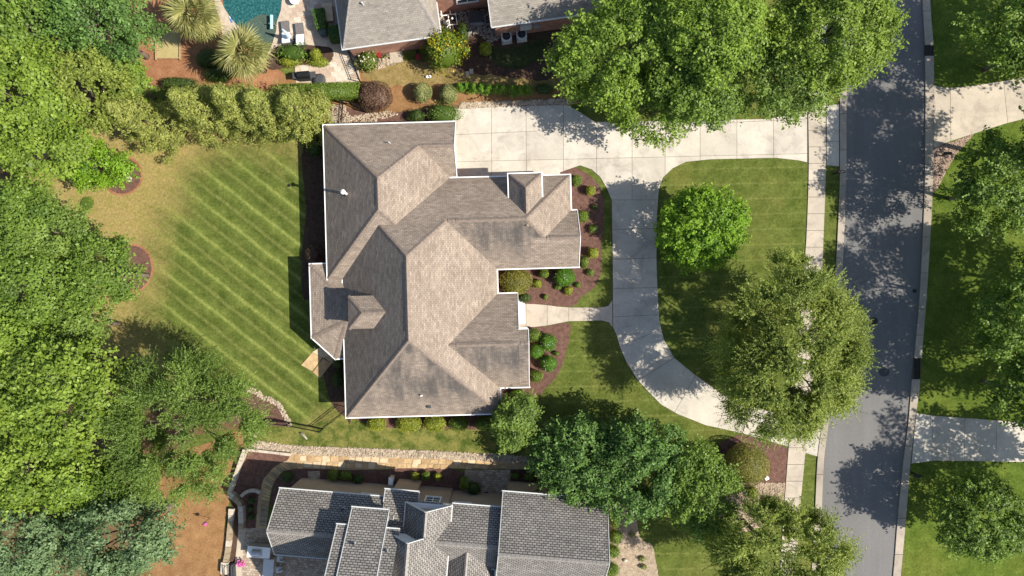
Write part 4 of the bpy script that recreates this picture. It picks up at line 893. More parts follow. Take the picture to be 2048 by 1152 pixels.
def tree(name, px, py, rxp, ryp, zc, rz, mat, label, cat='tree', group=None, bark='bark', **kw):
    SEED[0] += 1; k = (H-zc)/FPX; rx, ry = rxp*k, ryp*k; x, y = W(px, py, zc)
    t = thing(name, (x, y, 0), label, cat, group)
    link('trunk', trunk_mesh(SEED[0], zc+rz, zc, rx, ry, rz, max(0.07, 0.017*(zc+rz)), M[bark]), t)
    link('crown', broad_crown(SEED[0], L[mat], rx, ry, rz, **kw), t, (0, 0, zc)); return t
# --- upper left woodland
WG = 'woodland trees along the left edge'
tree('broadleaf_tree', 35, 45, 90, 85, 9.5, 3.2, 'mid', 'mid-green broadleaf tree filling the top left corner', group=WG, leaf=0.30, rc=0.85)
tree('broadleaf_tree', 185, 45, 105, 78, 7.5, 4.2, 'dark', 'darkest green tree at the top left beside the tan play mat', group=WG, leaf=0.24, rc=0.75, low=-0.9)
tree('broadleaf_tree', 60, 190, 105, 95, 9.5, 3.4, 'lime', 'big lime-green tree at the left edge left of the cypress row', group=WG, leaf=0.32, rc=0.85)
tree('broadleaf_tree', 170, 190, 80, 72, 7.5, 2.8, 'fine', 'fine-leaved yellow-green tree between lime tree and cypresses', group=WG, leaf=0.24, rc=0.7, sprig=True)
tree('understory_tree', 252, 165, 52, 40, 4.5, 2.0, 'bright', 'low bright green tree above the leftmost cypress tip', group=WG, leaf=0.26, rc=0.6)
tree('broadleaf_tree', 95, 295, 105, 55, 8.0, 2.6, 'lime', 'lime-green tree above the small ring-shaped mulch bed', group=WG, leaf=0.30, rc=0.8)
tree('understory_tree', 188, 333, 76, 46, 3.2, 1.8, 'vivid', 'low spreading vivid green tree beside the upper ring mulch bed', 'tree', None, leaf=0.24, rc=0.5)
# --- left edge, middle
tree('broadleaf_tree', 35, 430, 85, 70, 8.0, 3.0, 'mid', 'mid-green tree at the left edge below the tan lawn tongue', group=WG, leaf=0.28, rc=0.75)
tree('broadleaf_tree', 115, 470, 72, 62, 7.0, 2.8, 'fine_green', 'loose green tree left of the lower crescent mulch bed', group=WG, leaf=0.26, rc=0.7)
tree('broadleaf_tree', 205, 548, 70, 75, 6.5, 2.6, 'mid', 'green tree reaching over the lower crescent mulch bed', leaf=0.26, rc=0.65)
tree('broadleaf_tree', 60, 580, 95, 85, 8.0, 3.0, 'mid', 'wide green tree at the middle of the left edge', group=WG, leaf=0.28, rc=0.75)
tree('broadleaf_tree', 150, 655, 62, 45, 6.0, 2.2, 'fine_green', 'small loose tree above the shaded mulch bed', group=WG, leaf=0.26, rc=0.6)
# --- lower left
tree('broadleaf_tree', 120, 785, 130, 120, 9.5, 3.6, 'lime', 'largest lime-green tree at the lower left beside the fine-needled tree', group=WG, leaf=0.32, rc=0.85)
tree('broadleaf_tree', 30, 690, 70, 70, 8.5, 3.0, 'bright', 'bright green tree on the left edge above the largest lime tree', group=WG, leaf=0.30, rc=0.8)
tree('broadleaf_tree', 60, 930, 105, 85, 9.0, 3.2, 'lime', 'lime-green tree on the left edge above the blue-green trees', group=WG, leaf=0.32, rc=0.8)
tree('broadleaf_tree', 148, 965, 58, 60, 8.0, 2.8, 'bright', 'narrow bright green tree left of the dark blue-green crown', group=WG, leaf=0.28, rc=0.7)
tree('feathery_tree', 375, 838, 128, 135, 7.5, 3.6, 'fine_green', 'feathery fine-needled green tree standing on the straw slope', leaf=0.21, rc=0.9, sprig=True, aspect=0.4, amp=0.4, dens=0.8)
tree('feathery_tree', 240, 965, 60, 52, 6.5, 2.4, 'mid', 'small feathery tree between the lime and blue-green trees', leaf=0.22, rc=0.7, sprig=True, dens=0.9)
tree('broadleaf_tree', 240, 1075, 110, 85, 8.0, 3.0, 'blue', 'blue-green tree at the bottom left beside the straw slope', group=WG, leaf=0.26, rc=0.65)
tree('broadleaf_tree', 60, 1085, 95, 90, 8.5, 3.0, 'blue', 'blue-green tree filling the bottom left corner', group=WG, leaf=0.26, rc=0.7)
# --- street side
tree('broadleaf_tree', 1262, 105, 155, 118, 6.5, 3.8, 'bright', 'huge bright green tree at the top above the parking court', leaf=0.26, rc=0.7, amp=0.35)
tree('broadleaf_tree', 1285, 195, 95, 68, 5.0, 2.6, 'bright', 'lower bright green tree overhanging the edge of the parking court', leaf=0.25, rc=0.6, amp=0.3)
tree('broadleaf_tree', 1420, 70, 110, 110, 9.0, 3.6, 'bright', 'bright green tree between the two largest crowns at the top', leaf=0.26, rc=0.75)
tree('broadleaf_tree', 1400, 185, 90, 78, 6.5, 2.8, 'mid', 'mid-green lower tree hanging over the driveway arm', leaf=0.26, rc=0.7)
tree('broadleaf_tree', 1660, 70, 140, 115, 8.5, 3.6, 'lime', 'yellow-green street tree at the top overhanging the road', leaf=0.24, rc=0.7)
tree('broadleaf_tree', 1575, 150, 82, 88, 7.0, 3.0, 'fine_green', 'green street tree beside the upper sidewalk end', leaf=0.24, rc=0.7)
tree('round_tree', 1400, 457, 90, 84, 4.2, 2.8, 'vivid', 'compact round vivid green tree on the front lawn', leaf=0.24, rc=0.5, amp=0.12, dens=1.5)
tree('feathery_tree', 1582, 712, 146, 158, 7.2, 4.2, 'fine', 'big feathery yellow-green street tree over the sidewalk and lower driveway', leaf=0.22, rc=0.9, dens=1.3, sprig=True, aspect=0.42, amp=0.3)
tree('evergreen_tree', 1165, 922, 100, 95, 3.9, 2.9, 'dark', 'dark blue-green evergreen tree right of the holly at the house corner', leaf=0.26, rc=0.5, up=0.3, amp=0.2)
tree('evergreen_tree', 1275, 920, 105, 95, 4.4, 3.2, 'dark', 'middle dark green evergreen of the three below the lawn', leaf=0.26, rc=0.5, up=0.3, amp=0.25)
tree('broadleaf_tree', 1393, 975, 84, 90, 4.6, 2.8, 'mid', 'mid-size green tree touching the big clipped topiary', leaf=0.25, rc=0.6)
tree('holly_tree', 1030, 842, 48, 57, 3.6, 2.4, 'fine_green', 'small olive-green holly tree at the lower right house corner', leaf=0.20, rc=0.42, amp=0.15)
tree('feathery_tree', 1545, 1100, 130, 100, 6.5, 3.2, 'fine', 'feathery yellow-green street tree at the bottom beside the kerb', leaf=0.22, rc=0.85, sprig=True, aspect=0.42)
tree('round_tree', 1958, 1035, 95, 92, 4.6, 2.8, 'mid', 'round green tree on the lower right lawn across the road', leaf=0.24, rc=0.5, amp=0.15)
tree('broadleaf_tree', 2010, 375, 105, 85, 6.5, 3.0, 'mid', 'green tree on the right edge below the upper opposite driveway', leaf=0.26, rc=0.65, amp=0.35)
tree('broadleaf_tree', 2110, 620, 130, 120, 7.5, 3.4, 'mid', 'green tree cut by the right edge beside the large lawn shadow', leaf=0.28, rc=0.75, amp=0.35)
tree('broadleaf_tree', 2105, 790, 115, 90, 7.5, 3.2, 'mid', 'green tree on the right edge above the lower opposite driveway', leaf=0.28, rc=0.75, amp=0.35)
tree('broadleaf_tree', 2120, 70, 150, 110, 8.0, 3.4, 'mid', 'green tree cut by the top right corner', leaf=0.28, rc=0.75, amp=0.35)
tree('broadleaf_tree', 2185, 265, 120, 100, 9.5, 3.4, 'mid', 'green tree just beyond the right edge that shades the road', leaf=0.28, rc=0.75, amp=0.35)

for x_, y_, rx_, ry_, l_ in ((2330, 60, 150, 120, 'upper'), (2290, 590, 130, 120, 'middle'), (2290, 760, 130, 110, 'lower'), (2300, 990, 110, 90, 'lowest')):
    tree('broadleaf_tree', x_, y_, rx_, ry_, 8.0, 3.6, 'mid', f'{l_} tree beyond the right edge whose shadow falls on the lawn across the road', leaf=0.34, rc=0.8, amp=0.4, cov=0.8)
# --- tall cypress row between lawn and pool garden
def cypress(px, py, h, r, label, mat='cypress', group=None, leaf=0.16, rc=0.42, name='cypress_tree'):
    SEED[0] += 1; rng = np.random.default_rng(SEED[0]); x, y = W(px, py, h)
    ncl = int(h*r*44/max(0.2, rc/0.36)**1.6); t = rng.random(ncl)**0.75; a = rng.random(ncl)*6.283
    prof = np.where(t < 0.12, 0.75+0.25*t/0.12, (1-t)**0.72*1.08); lump = 1+0.18*np.sin(a*3+t*9+SEED[0])+0.16*np.sin(a*7-t*15); rr = r*prof*lump*rng.uniform(0.8, 1.05, ncl)
    u = np.stack([np.cos(a), np.sin(a), np.full(ncl, 0.55)], 1); c = np.stack([np.cos(a)*rr, np.sin(a)*rr, 0.25+t*(h-0.35)], 1); rcs = rc*rng.uniform(0.6, 1.3, ncl)*(0.55+0.45*(1-t)); ct = rng.random(ncl)
    per = np.maximum(8, (rcs**2*9/leaf**2*0.85)).astype(int); idx = np.repeat(np.arange(ncl), per); n = len(idx); v = rdir(rng, n); v[:, 2] = np.abs(v[:, 2])*0.9
    C = c[idx]+v*(rcs[idx]*(0.4+0.65*rng.random(n)))[:, None]; Nn = v*0.8+unit(u)[idx]*0.5+rng.normal(size=(n, 3))*0.4; tint = 0.5*ct[idx]+0.5*rng.random(n)
    tr = thing(name, (x, y, 0), label, 'tree' if h > 4 else 'shrub', group); link('foliage', leaf_mesh('foliage', L[mat], C, Nn, leaf*rng.uniform(0.6, 1.3, n), 0.55, tint, rng, along=unit(u)[idx]+np.array([0, 0, .6])), tr)
    MB().tube([(0, 0, -0.05), (0, 0, h*0.6), (0, 0, h*0.95)], [0.05*r+0.06, 0.04*r+0.02, 0.01], 7).build('trunk', M['bark'], tr, True); return tr
CG = 'tall cypress row between lawn and pool garden'
cypress(214, 208, 9.0, 2.1, 'leftmost tall yellow-green cypress leaning over the woodland', group=CG)
cypress(340, 184, 9.0, 2.1, 'second tall yellow-green cypress from the left of the row', group=CG)
cypress(428, 180, 8.8, 2.1, 'third yellow-green cypress of the row below the lower palm', group=CG)
cypress(492, 190, 8.2, 2.0, 'fourth yellow-green cypress of the row left of the last', group=CG)
cypress(565, 196, 7.6, 2.2, 'rightmost yellow-green cypress of the row nearest the house corner', group=CG)
TG = 'clipped thuja row above the parking court'
for i, (x_, s_) in enumerate(((918, 1.0), (932, 0.85), (946, 1.0), (961, 1.0), (976, 1.0), (993, 0.95), (1005, 1.05), (1024, 1.05), (1040, 0.95), (1056, 0.9))):
    wd_ = ['leftmost', 'second', 'third', 'fourth', 'fifth', 'sixth', 'seventh', 'eighth', 'ninth', 'last'][i]
    cypress(x_, 168+i*0.7, 1.7*s_, 0.42, f'{wd_} small bright green thuja from the left in the row above the court', 'thuja', TG, 0.10, 0.17, 'thuja')

# --- clipped and loose shrubs
def shrub(px, py, rxp, ryp, hh, mat, label, group=None, leaf=0.085, rough=0.05, name='round_shrub', lumps=0.06, cat='shrub', zbase=0.0, flowers=None):
    """a rounded shrub seen centred at (px, py); hh is its height in metres"""
    SEED[0] += 1; rng = np.random.default_rng(SEED[0]); zc = hh*0.55; k = (H-zc)/FPX; rx, ry, rz = rxp*k, ryp*k, hh*0.5; x, y = W(px, py, zc)
    n = int(min(9000, 4*math.pi*((rx*ry+rx*rz+ry*rz)/3)/(leaf*leaf)*2.1)); v = rdir(rng, n); v[:, 2] = np.where(v[:, 2] < -0.75, -v[:, 2], v[:, 2])
    ph = rng.uniform(0, 6.28, 6); lum = 1+lumps*(np.sin(v[:, 0]*5+ph[0])+np.sin(v[:, 1]*5+ph[1])+np.sin(v[:, 2]*6+ph[2])+0.7*np.sin((v[:, 0]+v[:, 1])*11+ph[3]))
    r = lum*(1-rough*1.5+rough*2*rng.random(n)); S = np.array([rx, ry, rz]); C = v*r[:, None]*S; C[:, 2] += zc
    Nn = v/S*rz + rng.normal(size=(n, 3))*0.45 + np.array([0, 0, 0.15]); tint = np.clip(0.35+0.3*(lum-1)/max(lumps, .01)*0.4+rng.normal(size=n)*0.25, 0, 1)
    cb = MB().sphere((0, 0, zc), (rx*0.86, ry*0.86, rz*0.86), 14, 8); ev = np.array(cb.v); ef = np.array(cb.f)
    me = leaf_mesh(name, L[mat], C, Nn, leaf*rng.uniform(0.6, 1.4, n), 0.6, tint, rng, extra=(ev, ef))
    o = link(name, me, None, (x, y, zbase)); tag(o, label, cat, group)
    if flowers:
        cnt, fm, fr = flowers; R = random.Random(SEED[0]); fl = MB().sphere((0, 0, 0), (fr, fr, fr*0.6), 6, 4).mesh('flower', M[fm])
        for i in range(cnt):
            a, q = R.uniform(0, 6.28), R.uniform(0.1, 0.9); link('flower', fl, o, (math.cos(a)*rx*q, math.sin(a)*ry*q, zc+rz*math.sqrt(max(0.05, 1-q*q))*1.04))
    return o
FB = 'shrubs in the front beds'
for a in ((1153, 361, 11, 12, 0.9, 'shrub', 'first round shrub at the top of the front bed by the court'), (1181, 381, 10, 10, 0.9, 'shrub_yellow', 'second round yellow-green shrub on the curved bed edge near the court'),
          (1189, 414, 6, 5, 0.4, 'hedge', 'tiny dark shrub in the front bed below the two upper balls'), (1166, 433, 12, 12, 1.0, 'shrub', 'round green shrub in front of the gable step'),
          (1186, 458, 9, 8, 0.6, 'shrub', 'small low shrub right of the front gable'), (1186, 506, 11, 11, 0.9, 'shrub_yellow', 'round yellow-green shrub on the right edge beside the front gable corner'),
          (1168, 524, 10, 13, 1.1, 'shrub', 'oval grey-green shrub touching the front gable corner'), (1181, 545, 8, 7, 0.5, 'shrub', 'small shrub just below the oval grey-green one'),
          (1088, 547, 10, 10, 0.9, 'shrub', 'round shrub between the olive mound and the flowering ball'), (1075, 567, 10, 9, 0.6, 'shrub_yellow', 'low light green shrub right of the olive mound'),
          (1116, 574, 7, 6, 0.4, 'shrub', 'small tuft below the flowering ball shrub'), (1137, 581, 9, 9, 0.6, 'shrub_yellow', 'small round shrub below right of the flowering ball'),
          (1156, 570, 6, 6, 0.4, 'shrub', 'tiny pale shrub right of the flowering ball'), (1091, 594, 5, 6, 0.45, 'shrub', 'tiny upright shrub alone above the front walk'),
          (1050, 596, 13, 10, 0.7, 'hedge', 'dark green shrub beside the porch at the front walk'), (1068, 670, 13, 14, 1.0, 'shrub', 'grey-green round shrub just below the front walk'),
          (1072, 752, 13, 13, 1.0, 'shrub', 'round shrub at the bottom of the lower front bed'), (1113, 707, 6, 5, 0.4, 'shrub', 'tiny pale tuft between the flowering balls'),
          (1036, 790, 17, 11, 0.9, 'vivid', 'light green shrub at the notch above the holly tree')):
    shrub(*a, group=FB)
shrub(1032, 563, 34, 27, 1.5, 'olive', 'big olive-brown mounded shrub in the corner of the front bed', FB, lumps=0.03)
FLW = 'clipped flowering balls in the front beds'
for a in ((1128, 553, 22, 21, 1.3, 'azalea', 'largest bright green flowering ball below the front gable'), (1096, 685, 17, 18, 1.2, 'azalea', 'upper bright flowering ball in the lower front bed'), (1097, 727, 17, 17, 1.2, 'azalea', 'lower bright flowering ball in the lower front bed'), (1073, 703, 14, 15, 1.1, 'azalea', 'bright green ball against the house in the lower front bed')):
    shrub(*a, group=FLW, leaf=0.07, lumps=0.035, flowers=(14 if a[0] != 1073 else 3, 'towel', 0.022))
SB = 'clipped shrubs along the lower side of the brown house'
for x_, rx_, ry_, m_, l_ in ((753, 20, 14.5, 'shrub_yellow', 'leftmost'), (817, 26, 17, 'shrub_yellow', 'second and largest'), (869, 23, 17, 'shrub_yellow', 'third'), (918, 21, 15, 'shrub', 'fourth'), (971, 21, 15, 'shrub', 'last and darkest')):
    shrub(x_, 847, rx_, ry_, 1.2, m_, f'{l_} clipped round shrub below the lower eave of the brown house', SB, lumps=0.02)
shrub(630, 298, 17, 15, 1.3, 'hedge', 'dark shrub in shade at the upper rear corner of the house'); shrub(628, 512, 17, 20, 1.2, 'russet', 'brownish shrub in shade beside the rear sunroom corner')
shrub(676, 758, 13, 16, 1.2, 'hedge', 'dark shrub in shade left of the lower rear corner')
shrub(676, 728, 10, 11, 0.8, 'hedge', 'small dark shrub below the sunroom in shade')
GB = 'shrubs along the grey house front'
for a in ((575, 953, 12, 11, 1.0, 'hedge', 'dark shrub beside the curved stone path'), (667, 950, 12, 11, 0.9, 'shrub', 'bright-topped shrub left of the pair at the stucco wall'), (692, 951, 11, 9, 0.9, 'shrub', 'second shrub of the pair at the stucco wall'), (716, 958, 11, 9, 0.8, 'hedge', 'dark shrub in shade right of the pair'),
          (830, 952, 8, 8, 0.7, 'shrub_yellow', 'left one of three small balls in the sunny mulch'), (852, 952, 9, 9, 0.75, 'shrub', 'middle one of three small balls in the sunny mulch'), (875, 953, 8, 8, 0.7, 'shrub_yellow', 'right one of three small balls in the sunny mulch'),
          (929, 966, 10, 13, 1.2, 'shrub', 'upright light green shrub by the entry pad'), (948, 977, 14, 13, 1.1, 'hedge', 'dark round shrub beside the coiled hose'), (1030, 952, 9, 6, 0.5, 'shrub', 'left low shrub beside the evergreen shade'), (1059, 954, 10, 7, 0.5, 'shrub', 'right low shrub beside the evergreen shade'),
          (1231, 1042, 13, 14, 1.1, 'shrub', 'topmost of four shrubs along the garage gable'), (1231, 1073, 14, 15, 1.1, 'shrub', 'second of four shrubs along the garage gable'), (1227, 1103, 13, 13, 1.0, 'shrub', 'third of four shrubs along the garage gable'), (1224, 1139, 14, 15, 1.1, 'shrub', 'lowest of four shrubs along the garage gable'),
          (503, 1001, 8, 7, 0.6, 'hedge', 'upper dark shrub inside the curved stone wall'), (502, 1017, 7, 6, 0.6, 'hedge', 'middle dark shrub inside the curved stone wall'), (502, 1034, 8, 7, 0.6, 'hedge', 'lower dark shrub inside the curved stone wall')):
    shrub(*a, group=GB, rough=0.12, lumps=0.09)
for i, a in enumerate(((1258, 1038, 'top'), (1265, 1070, 'second'), (1285, 1118, 'third'), (1288, 1134, 'bright'))):
    shrub(a[0], a[1], 7, 6, 0.35, 'variegated', f'{a[2]} small grassy tuft in the gravel beside the garage', 'grassy tufts', rough=0.3, lumps=0.15, name='grass_tuft', leaf=0.12)
shrub(1492, 930, 46, 43, 2.6, 'olive', 'big clipped olive-green dome topiary at the end of the lower driveway', name='topiary', lumps=0.012, leaf=0.08, rough=0.02)
shrub(1505, 985, 9, 14, 0.7, 'shrub_yellow', 'small bright shrub under the big dome topiary', rough=0.15)
NB = 'garden shrubs of the brick house'
shrub(751, 193, 34, 31, 1.9, 'russet', 'large russet-brown clipped ball above the house corner', NB, lumps=0.015)
shrub(845, 185, 19, 20, 1.5, 'variegated', 'pale variegated clipped ball in the straw bed', NB, lumps=0.015); shrub(897, 188, 18, 20, 1.5, 'variegated', 'half-shaded variegated ball left of the thuja row', NB, lumps=0.015)
shrub(886, 228, 32, 21, 1.7, 'fine_green', 'loose leafy shrub overhanging the garage corner', NB, rough=0.18, lumps=0.12, leaf=0.13); shrub(833, 232, 17, 13, 1.1, 'hedge', 'dark shrub against the upper eave of the brown house', NB, rough=0.12)
shrub(971, 98, 13, 14, 1.0, 'shrub_yellow', 'olive clipped ball beside the air conditioners', NB, lumps=0.015); shrub(932, 103, 9, 9, 0.8, 'shrub', 'small shrub right of the gold-tipped shrub', NB)
shrub(925, 68, 12, 22, 1.6, 'hedge', 'dark upright shrub below the pool pumps', NB, rough=0.15)
shrub(887, 98, 40, 44, 3.4, 'gold', 'large gold-tipped green shrub in front of the brick wall', NB, rough=0.14, lumps=0.10, leaf=0.17)
shrub(735, 122, 22, 21, 1.5, 'hydrangea', 'hydrangea with cream flower heads at the brick house corner', NB, rough=0.12, lumps=0.08, leaf=0.15, flowers=(8, 'trav_b', 0.075))
shrub(632, 110, 12, 13, 1.2, 'shrub_yellow', 'yellow clipped ball in the pool planting', NB, lumps=0.015); shrub(647, 64, 9, 11, 0.9, 'bluegrey', 'blue-grey ball between the two dark box hedges', NB)
shrub(585, 106, 30, 17, 1.1, 'mid', 'spiky dark green planting below the loungers', NB, rough=0.3, lumps=0.14, leaf=0.17); shrub(580, 124, 24, 9, 0.7, 'shrub_yellow', 'low yellow-green edging at the left of the pool planting', NB, rough=0.2); shrub(638, 124, 22, 10, 0.7, 'shrub_yellow', 'low yellow-green edging below the yellow ball', NB, rough=0.2)
shrub(420, 118, 30, 22, 1.2, 'hedge', 'dark shrub in shade between the palms and the cypress row', NB, rough=0.2); shrub(440, 150, 30, 16, 1.2, 'hedge', 'dark low planting below the lower palm', NB, rough=0.2)
shrub(358, 167, 38, 12, 1.3, 'hedge', 'dark hedge mound below the tan play mat', NB, rough=0.1); shrub(1088, 178, 20, 11, 0.7, 'hedge', 'dark low shrub at the right end of the thuja row', NB, rough=0.25)
def hedge(pts, hh, mat, label, leaf=0.085):
    """a clipped hedge block with the outline pts (top seen in the photo)"""
    SEED[0] += 1; rng = np.random.default_rng(SEED[0]); poly = wp(pts, hh); n = len(poly); cx, cy = sum(p[0] for p in poly)/n, sum(p[1] for p in poly)/n; poly = [(x-cx, y-cy) for x, y in poly]
    C = []; N_ = []; xs = [p[0] for p in poly]; ys_ = [p[1] for p in poly]; A = (max(xs)-min(xs))*(max(ys_)-min(ys_))
    for _ in range(int(A/leaf**2*2.6)):
        x, y = rng.uniform(min(xs), max(xs)), rng.uniform(min(ys_), max(ys_))
        if inside(x, y, poly): C.append((x, y, hh+rng.normal()*0.04)); N_.append((0, 0, 1))
    for i in range(n):
        a, b_ = poly[i], poly[(i+1) % n]; l = math.dist(a, b_); s_ = 1 if (b_[0]-a[0])*(-a[1])-(b_[1]-a[1])*(-a[0]) > 0 else -1; nx, ny = (b_[1]-a[1])/l*s_, -(b_[0]-a[0])/l*s_
        for _ in range(int(l*hh/leaf**2*2.2)): t = rng.random(); C.append((a[0]+(b_[0]-a[0])*t+nx*rng.normal()*.03, a[1]+(b_[1]-a[1])*t+ny*rng.normal()*.03, rng.uniform(0.05, hh))); N_.append((nx, ny, 0.2))
    C = np.array(C); N_ = np.array(N_)+rng.normal(size=(len(C), 3))*0.45
    cb = MB(); q = [(x*0.93, y*0.93) for x, y in poly]
    vs = [(x, y, 0.0) for x, y in q]+[(x, y, hh*0.96) for x, y in q]; ev = np.array(vs); ef = [(i, (i+1) % n, (i+1) % n+n, i+n) for i in range(n)]
    if n == 4: ef.append((4, 5, 6, 7))
    o = link('hedge', leaf_mesh('hedge', L[mat], C, N_, leaf*rng.uniform(0.6, 1.4, len(C)), 0.6, rng.random(len(C)), rng, extra=(ev, np.array(ef))), None, (cx, cy, 0)); return tag(o, label, 'hedge', 'clipped hedges by the pool')
hedge([(558, 168), (717, 163), (716, 193), (560, 195)], 1.5, 'shrub', 'long clipped hedge behind the grill and pool patio')
hedge([(623, 18), (646, 14), (651, 54), (631, 56)], 1.2, 'dark', 'upper dark green box hedge beside the stone bench'); hedge([(655, 52), (677, 47), (680, 77), (658, 79)], 1.2, 'dark', 'lower dark green box hedge at the brick house corner')

# --- the two fan palms
def frond_mesh(seed):
    rng = np.random.default_rng(seed); C = []; V = []; F = []; T = []
    def tri(p, d, n_, ln, w, t):
        s = np.cross(d, n_); s = s/np.linalg.norm(s); k = len(V); dr = np.array([0, 0, -0.38])*ln
        V.extend([p-s*w*0.3, p+s*w*0.3, p+d*ln*0.55+s*w*0.5+dr*0.15, p+d*ln*0.55-s*w*0.5+dr*0.15, p+d*ln+dr]); F.extend([(k, k+1, k+2, k+3), (k+3, k+2, k+4, k+4)]); T.extend([t]*5)
    # stalk along +x, 1.0 m, then the fan
    k = len(V); V.extend([np.array(q, float) for q in ((0, -.03, 0), (0, .03, 0), (0.95, .02, 0.06), (0.95, -.02, 0.06))]); F.append((k, k+1, k+2, k+3)); T.extend([0.9]*4)
    hub = np.array([0.9, 0, 0.05])
    for i in range(30):
        a = math.radians(-118+236*i/29)+rng.normal()*0.03; d = np.array([math.cos(a), math.sin(a), 0.10+rng.normal()*0.06]); d /= np.linalg.norm(d); nn = np.array([-0.15*math.cos(a), -0.15*math.sin(a), 1.0])+rng.normal(size=3)*0.22
        tri(hub, d, nn, (1.15-0.35*(abs(a)/2.06)**2)*rng.uniform(0.9, 1.08), 0.075, rng.random())
    me = bpy.data.meshes.new('frond'); fs = [tuple(dict.fromkeys(f)) for f in F]; me.from_pydata([tuple(v) for v in V], [], fs); at = me.attributes.new('tint', 'FLOAT', 'POINT'); at.data.foreach_set('value', np.array(T, np.float32)); me.materials.append(L['palm']); me.update(); return me
FR = [frond_mesh(i) for i in range(4)]
def palm(px, py, h, label, s=1.0):
    R = random.Random(int(px)); x, y = W(px, py, h); t = thing('fan_palm', (x, y, 0), label, 'palm', 'fan palms by the pool')
    b = MB(); b.tube([(0, 0, -0.05), (0.05, 0.02, h*0.4), (0, 0, h)], [0.24, 0.19, 0.22], 12); b.build('trunk', M['bark'], t, True)
    n = 34
    for i in range(n):
        el = math.radians(72 - 120*(i/n)**0.9); az = i*2.39996+R.uniform(-.15, .15); o = link('frond', FR[i % 4], t, (0, 0, h+0.15*(1-i/n)))
        sc = s*R.uniform(0.85, 1.12); o.scale = (sc, sc, sc); o.rotation_euler = Matrix.Rotation(az, 3, 'Z').to_4x4().to_3x3().__matmul__(Matrix.Rotation(-el, 3, 'Y')).__matmul__(Matrix.Rotation(R.uniform(-.35, .35), 3, 'X')).to_euler()
    return t
palm(389, 33, 4.6, 'fan palm with yellow-green fronds left of the pool near the top edge', 1.15); palm(490, 108, 4.2, 'lower fan palm with spreading fronds at the pool corner', 1.12)
# ================================================================ pool, patios, fences and small things
deck = sheet('pool_deck', [(553, 62), (554, 45), (562, 22), (571, -60), (672, -60), (690, 100), (712, 105), (722, 166), (592, 166), (590, 131), (650, 128), (665, 100), (640, 92), (600, 92), (560, 100), (535, 110), (545, 88)], 0.08, M['trav_a'], th=0.07, smooth=False)
deck2 = sheet('pool_deck', [(425, -60), (436, -60), (441, 0), (450, 18), (462, 37), (480, 56), (500, 68), (470, 80), (445, 70), (440, 40), (430, 10)], 0.08, M['trav_a'], th=0.07, smooth=False)
sheet('pool_floor', [(438, -70), (572, -70), (563, 20), (555, 45), (554, 65), (540, 90), (505, 100), (480, 57), (462, 37), (448, 15)], 0.022, M['pool'], smooth=False)
sheet('pool_ledge', [(483, 55), (500, 40), (522, 28), (545, 32), (552, 45), (553, 66), (541, 88), (505, 98)], 0.028, M['ledge'], smooth=False)
sheet('pool_water', [(438, -70), (572, -70), (563, 20), (555, 45), (554, 65), (540, 90), (505, 100), (480, 57), (462, 37), (448, 15)], 0.05, M['water'], smooth=False)
# travertine tiles, each a piece of its own
dk = wp([(555, 62), (556, 45), (564, 22), (573, -20), (670, -20), (688, 99), (712, 105), (721, 165), (593, 165), (591, 132), (651, 129), (666, 100), (640, 91), (560, 91)])
tl = [MB().box((0, 0, 0), (0.595, 0.395, 0.03)).mesh('tile', M[k]) for k in ('trav_a', 'trav_b', 'trav_c')]; th_ = math.radians(8); ca, sa = math.cos(th_), math.sin(th_); R4 = random.Random(9)
cx0, cy0 = W(630, 75); cnt = 0
for j in range(-22, 23):
    for i in range(-12, 13):
        u_, v_ = (i+0.5*(j % 2))*0.61, j*0.41; x, y = cx0+u_*ca-v_*sa, cy0+u_*sa+v_*ca
        cs = [(x+a*ca-b_*sa, y+a*sa+b_*ca) for a, b_ in ((-.29, -.19), (.29, -.19), (.29, .19), (-.29, .19))]
        if all(inside(*c, dk) for c in cs) and cnt < 300: cnt += 1; link('tile', R4.choice(tl), deck, (x, y, 0.083+0.006*R4.random()), th_)
sheet('planting_bed', [(552, 95), (600, 90), (640, 93), (663, 97), (667, 115), (650, 129), (590, 131), (545, 140), (535, 125)], 0.10, M['mulch_dark'], th=0.08)
# diving board, loungers, umbrella, table
def lounger(px, py, rz, label):
    t = thing('sun_lounger', (*W(px, py), 0.08), label, 'sun lounger', 'sun loungers by the pool', math.radians(rz))
    f = MB(); f.box((0, 0, 0.26), (0.66, 1.95, 0.05)); f.build('frame', M['dark'], t)
    for sx in (-1, 1):
        for sy in (-1, 1): MB().box((sx*0.27, sy*0.85, 0.12), (0.05, 0.05, 0.25)).build('leg', M['dark'], t)
    MB().box((0, 0.48, 0.33), (0.64, 0.98, 0.10)).build('cushion', M['cushion'], t)
    MB().beam((0, 0, 0.34), (0, -0.92, 0.62), 0.64, 0.10).build('backrest', M['towel'], t)
    return t
lounger(575, 69, 6, 'left sun lounger with grey cushion and white towel beside the folded parasol'); lounger(603, 73, 6, 'right sun lounger with grey cushion and white towel by the planting')
t = thing('parasol', (*W(589, 84), 0.08), 'folded pale blue parasol standing between the two loungers', 'parasol')
MB().tube([(0, 0, 0), (0, 0, 0.1)], [0.28, 0.25], 14).build('base', M['dark'], t); MB().tube([(0, 0, 0.1), (-0.25, 0.2, 2.3)], [0.025, 0.025], 8).build('pole', M['silver'], t)
c_ = MB(); 
for i in range(7):
    a = 6.283*i/7; c_.beam((-0.10+0.14*math.cos(a), 0.08+0.14*math.sin(a), 0.95), (-0.24, 0.19, 2.25), 0.12, 0.05)
c_.build('canopy', M['bluepaint'], t)
t = thing('diving_board', (*W(548, 50), 0.05), 'pale teal diving board at the edge of the pool', 'diving board')
MB().box((0, 0.05, 0.5), (0.2, 1.15, 0.06)).build('board', M['teal'], t)
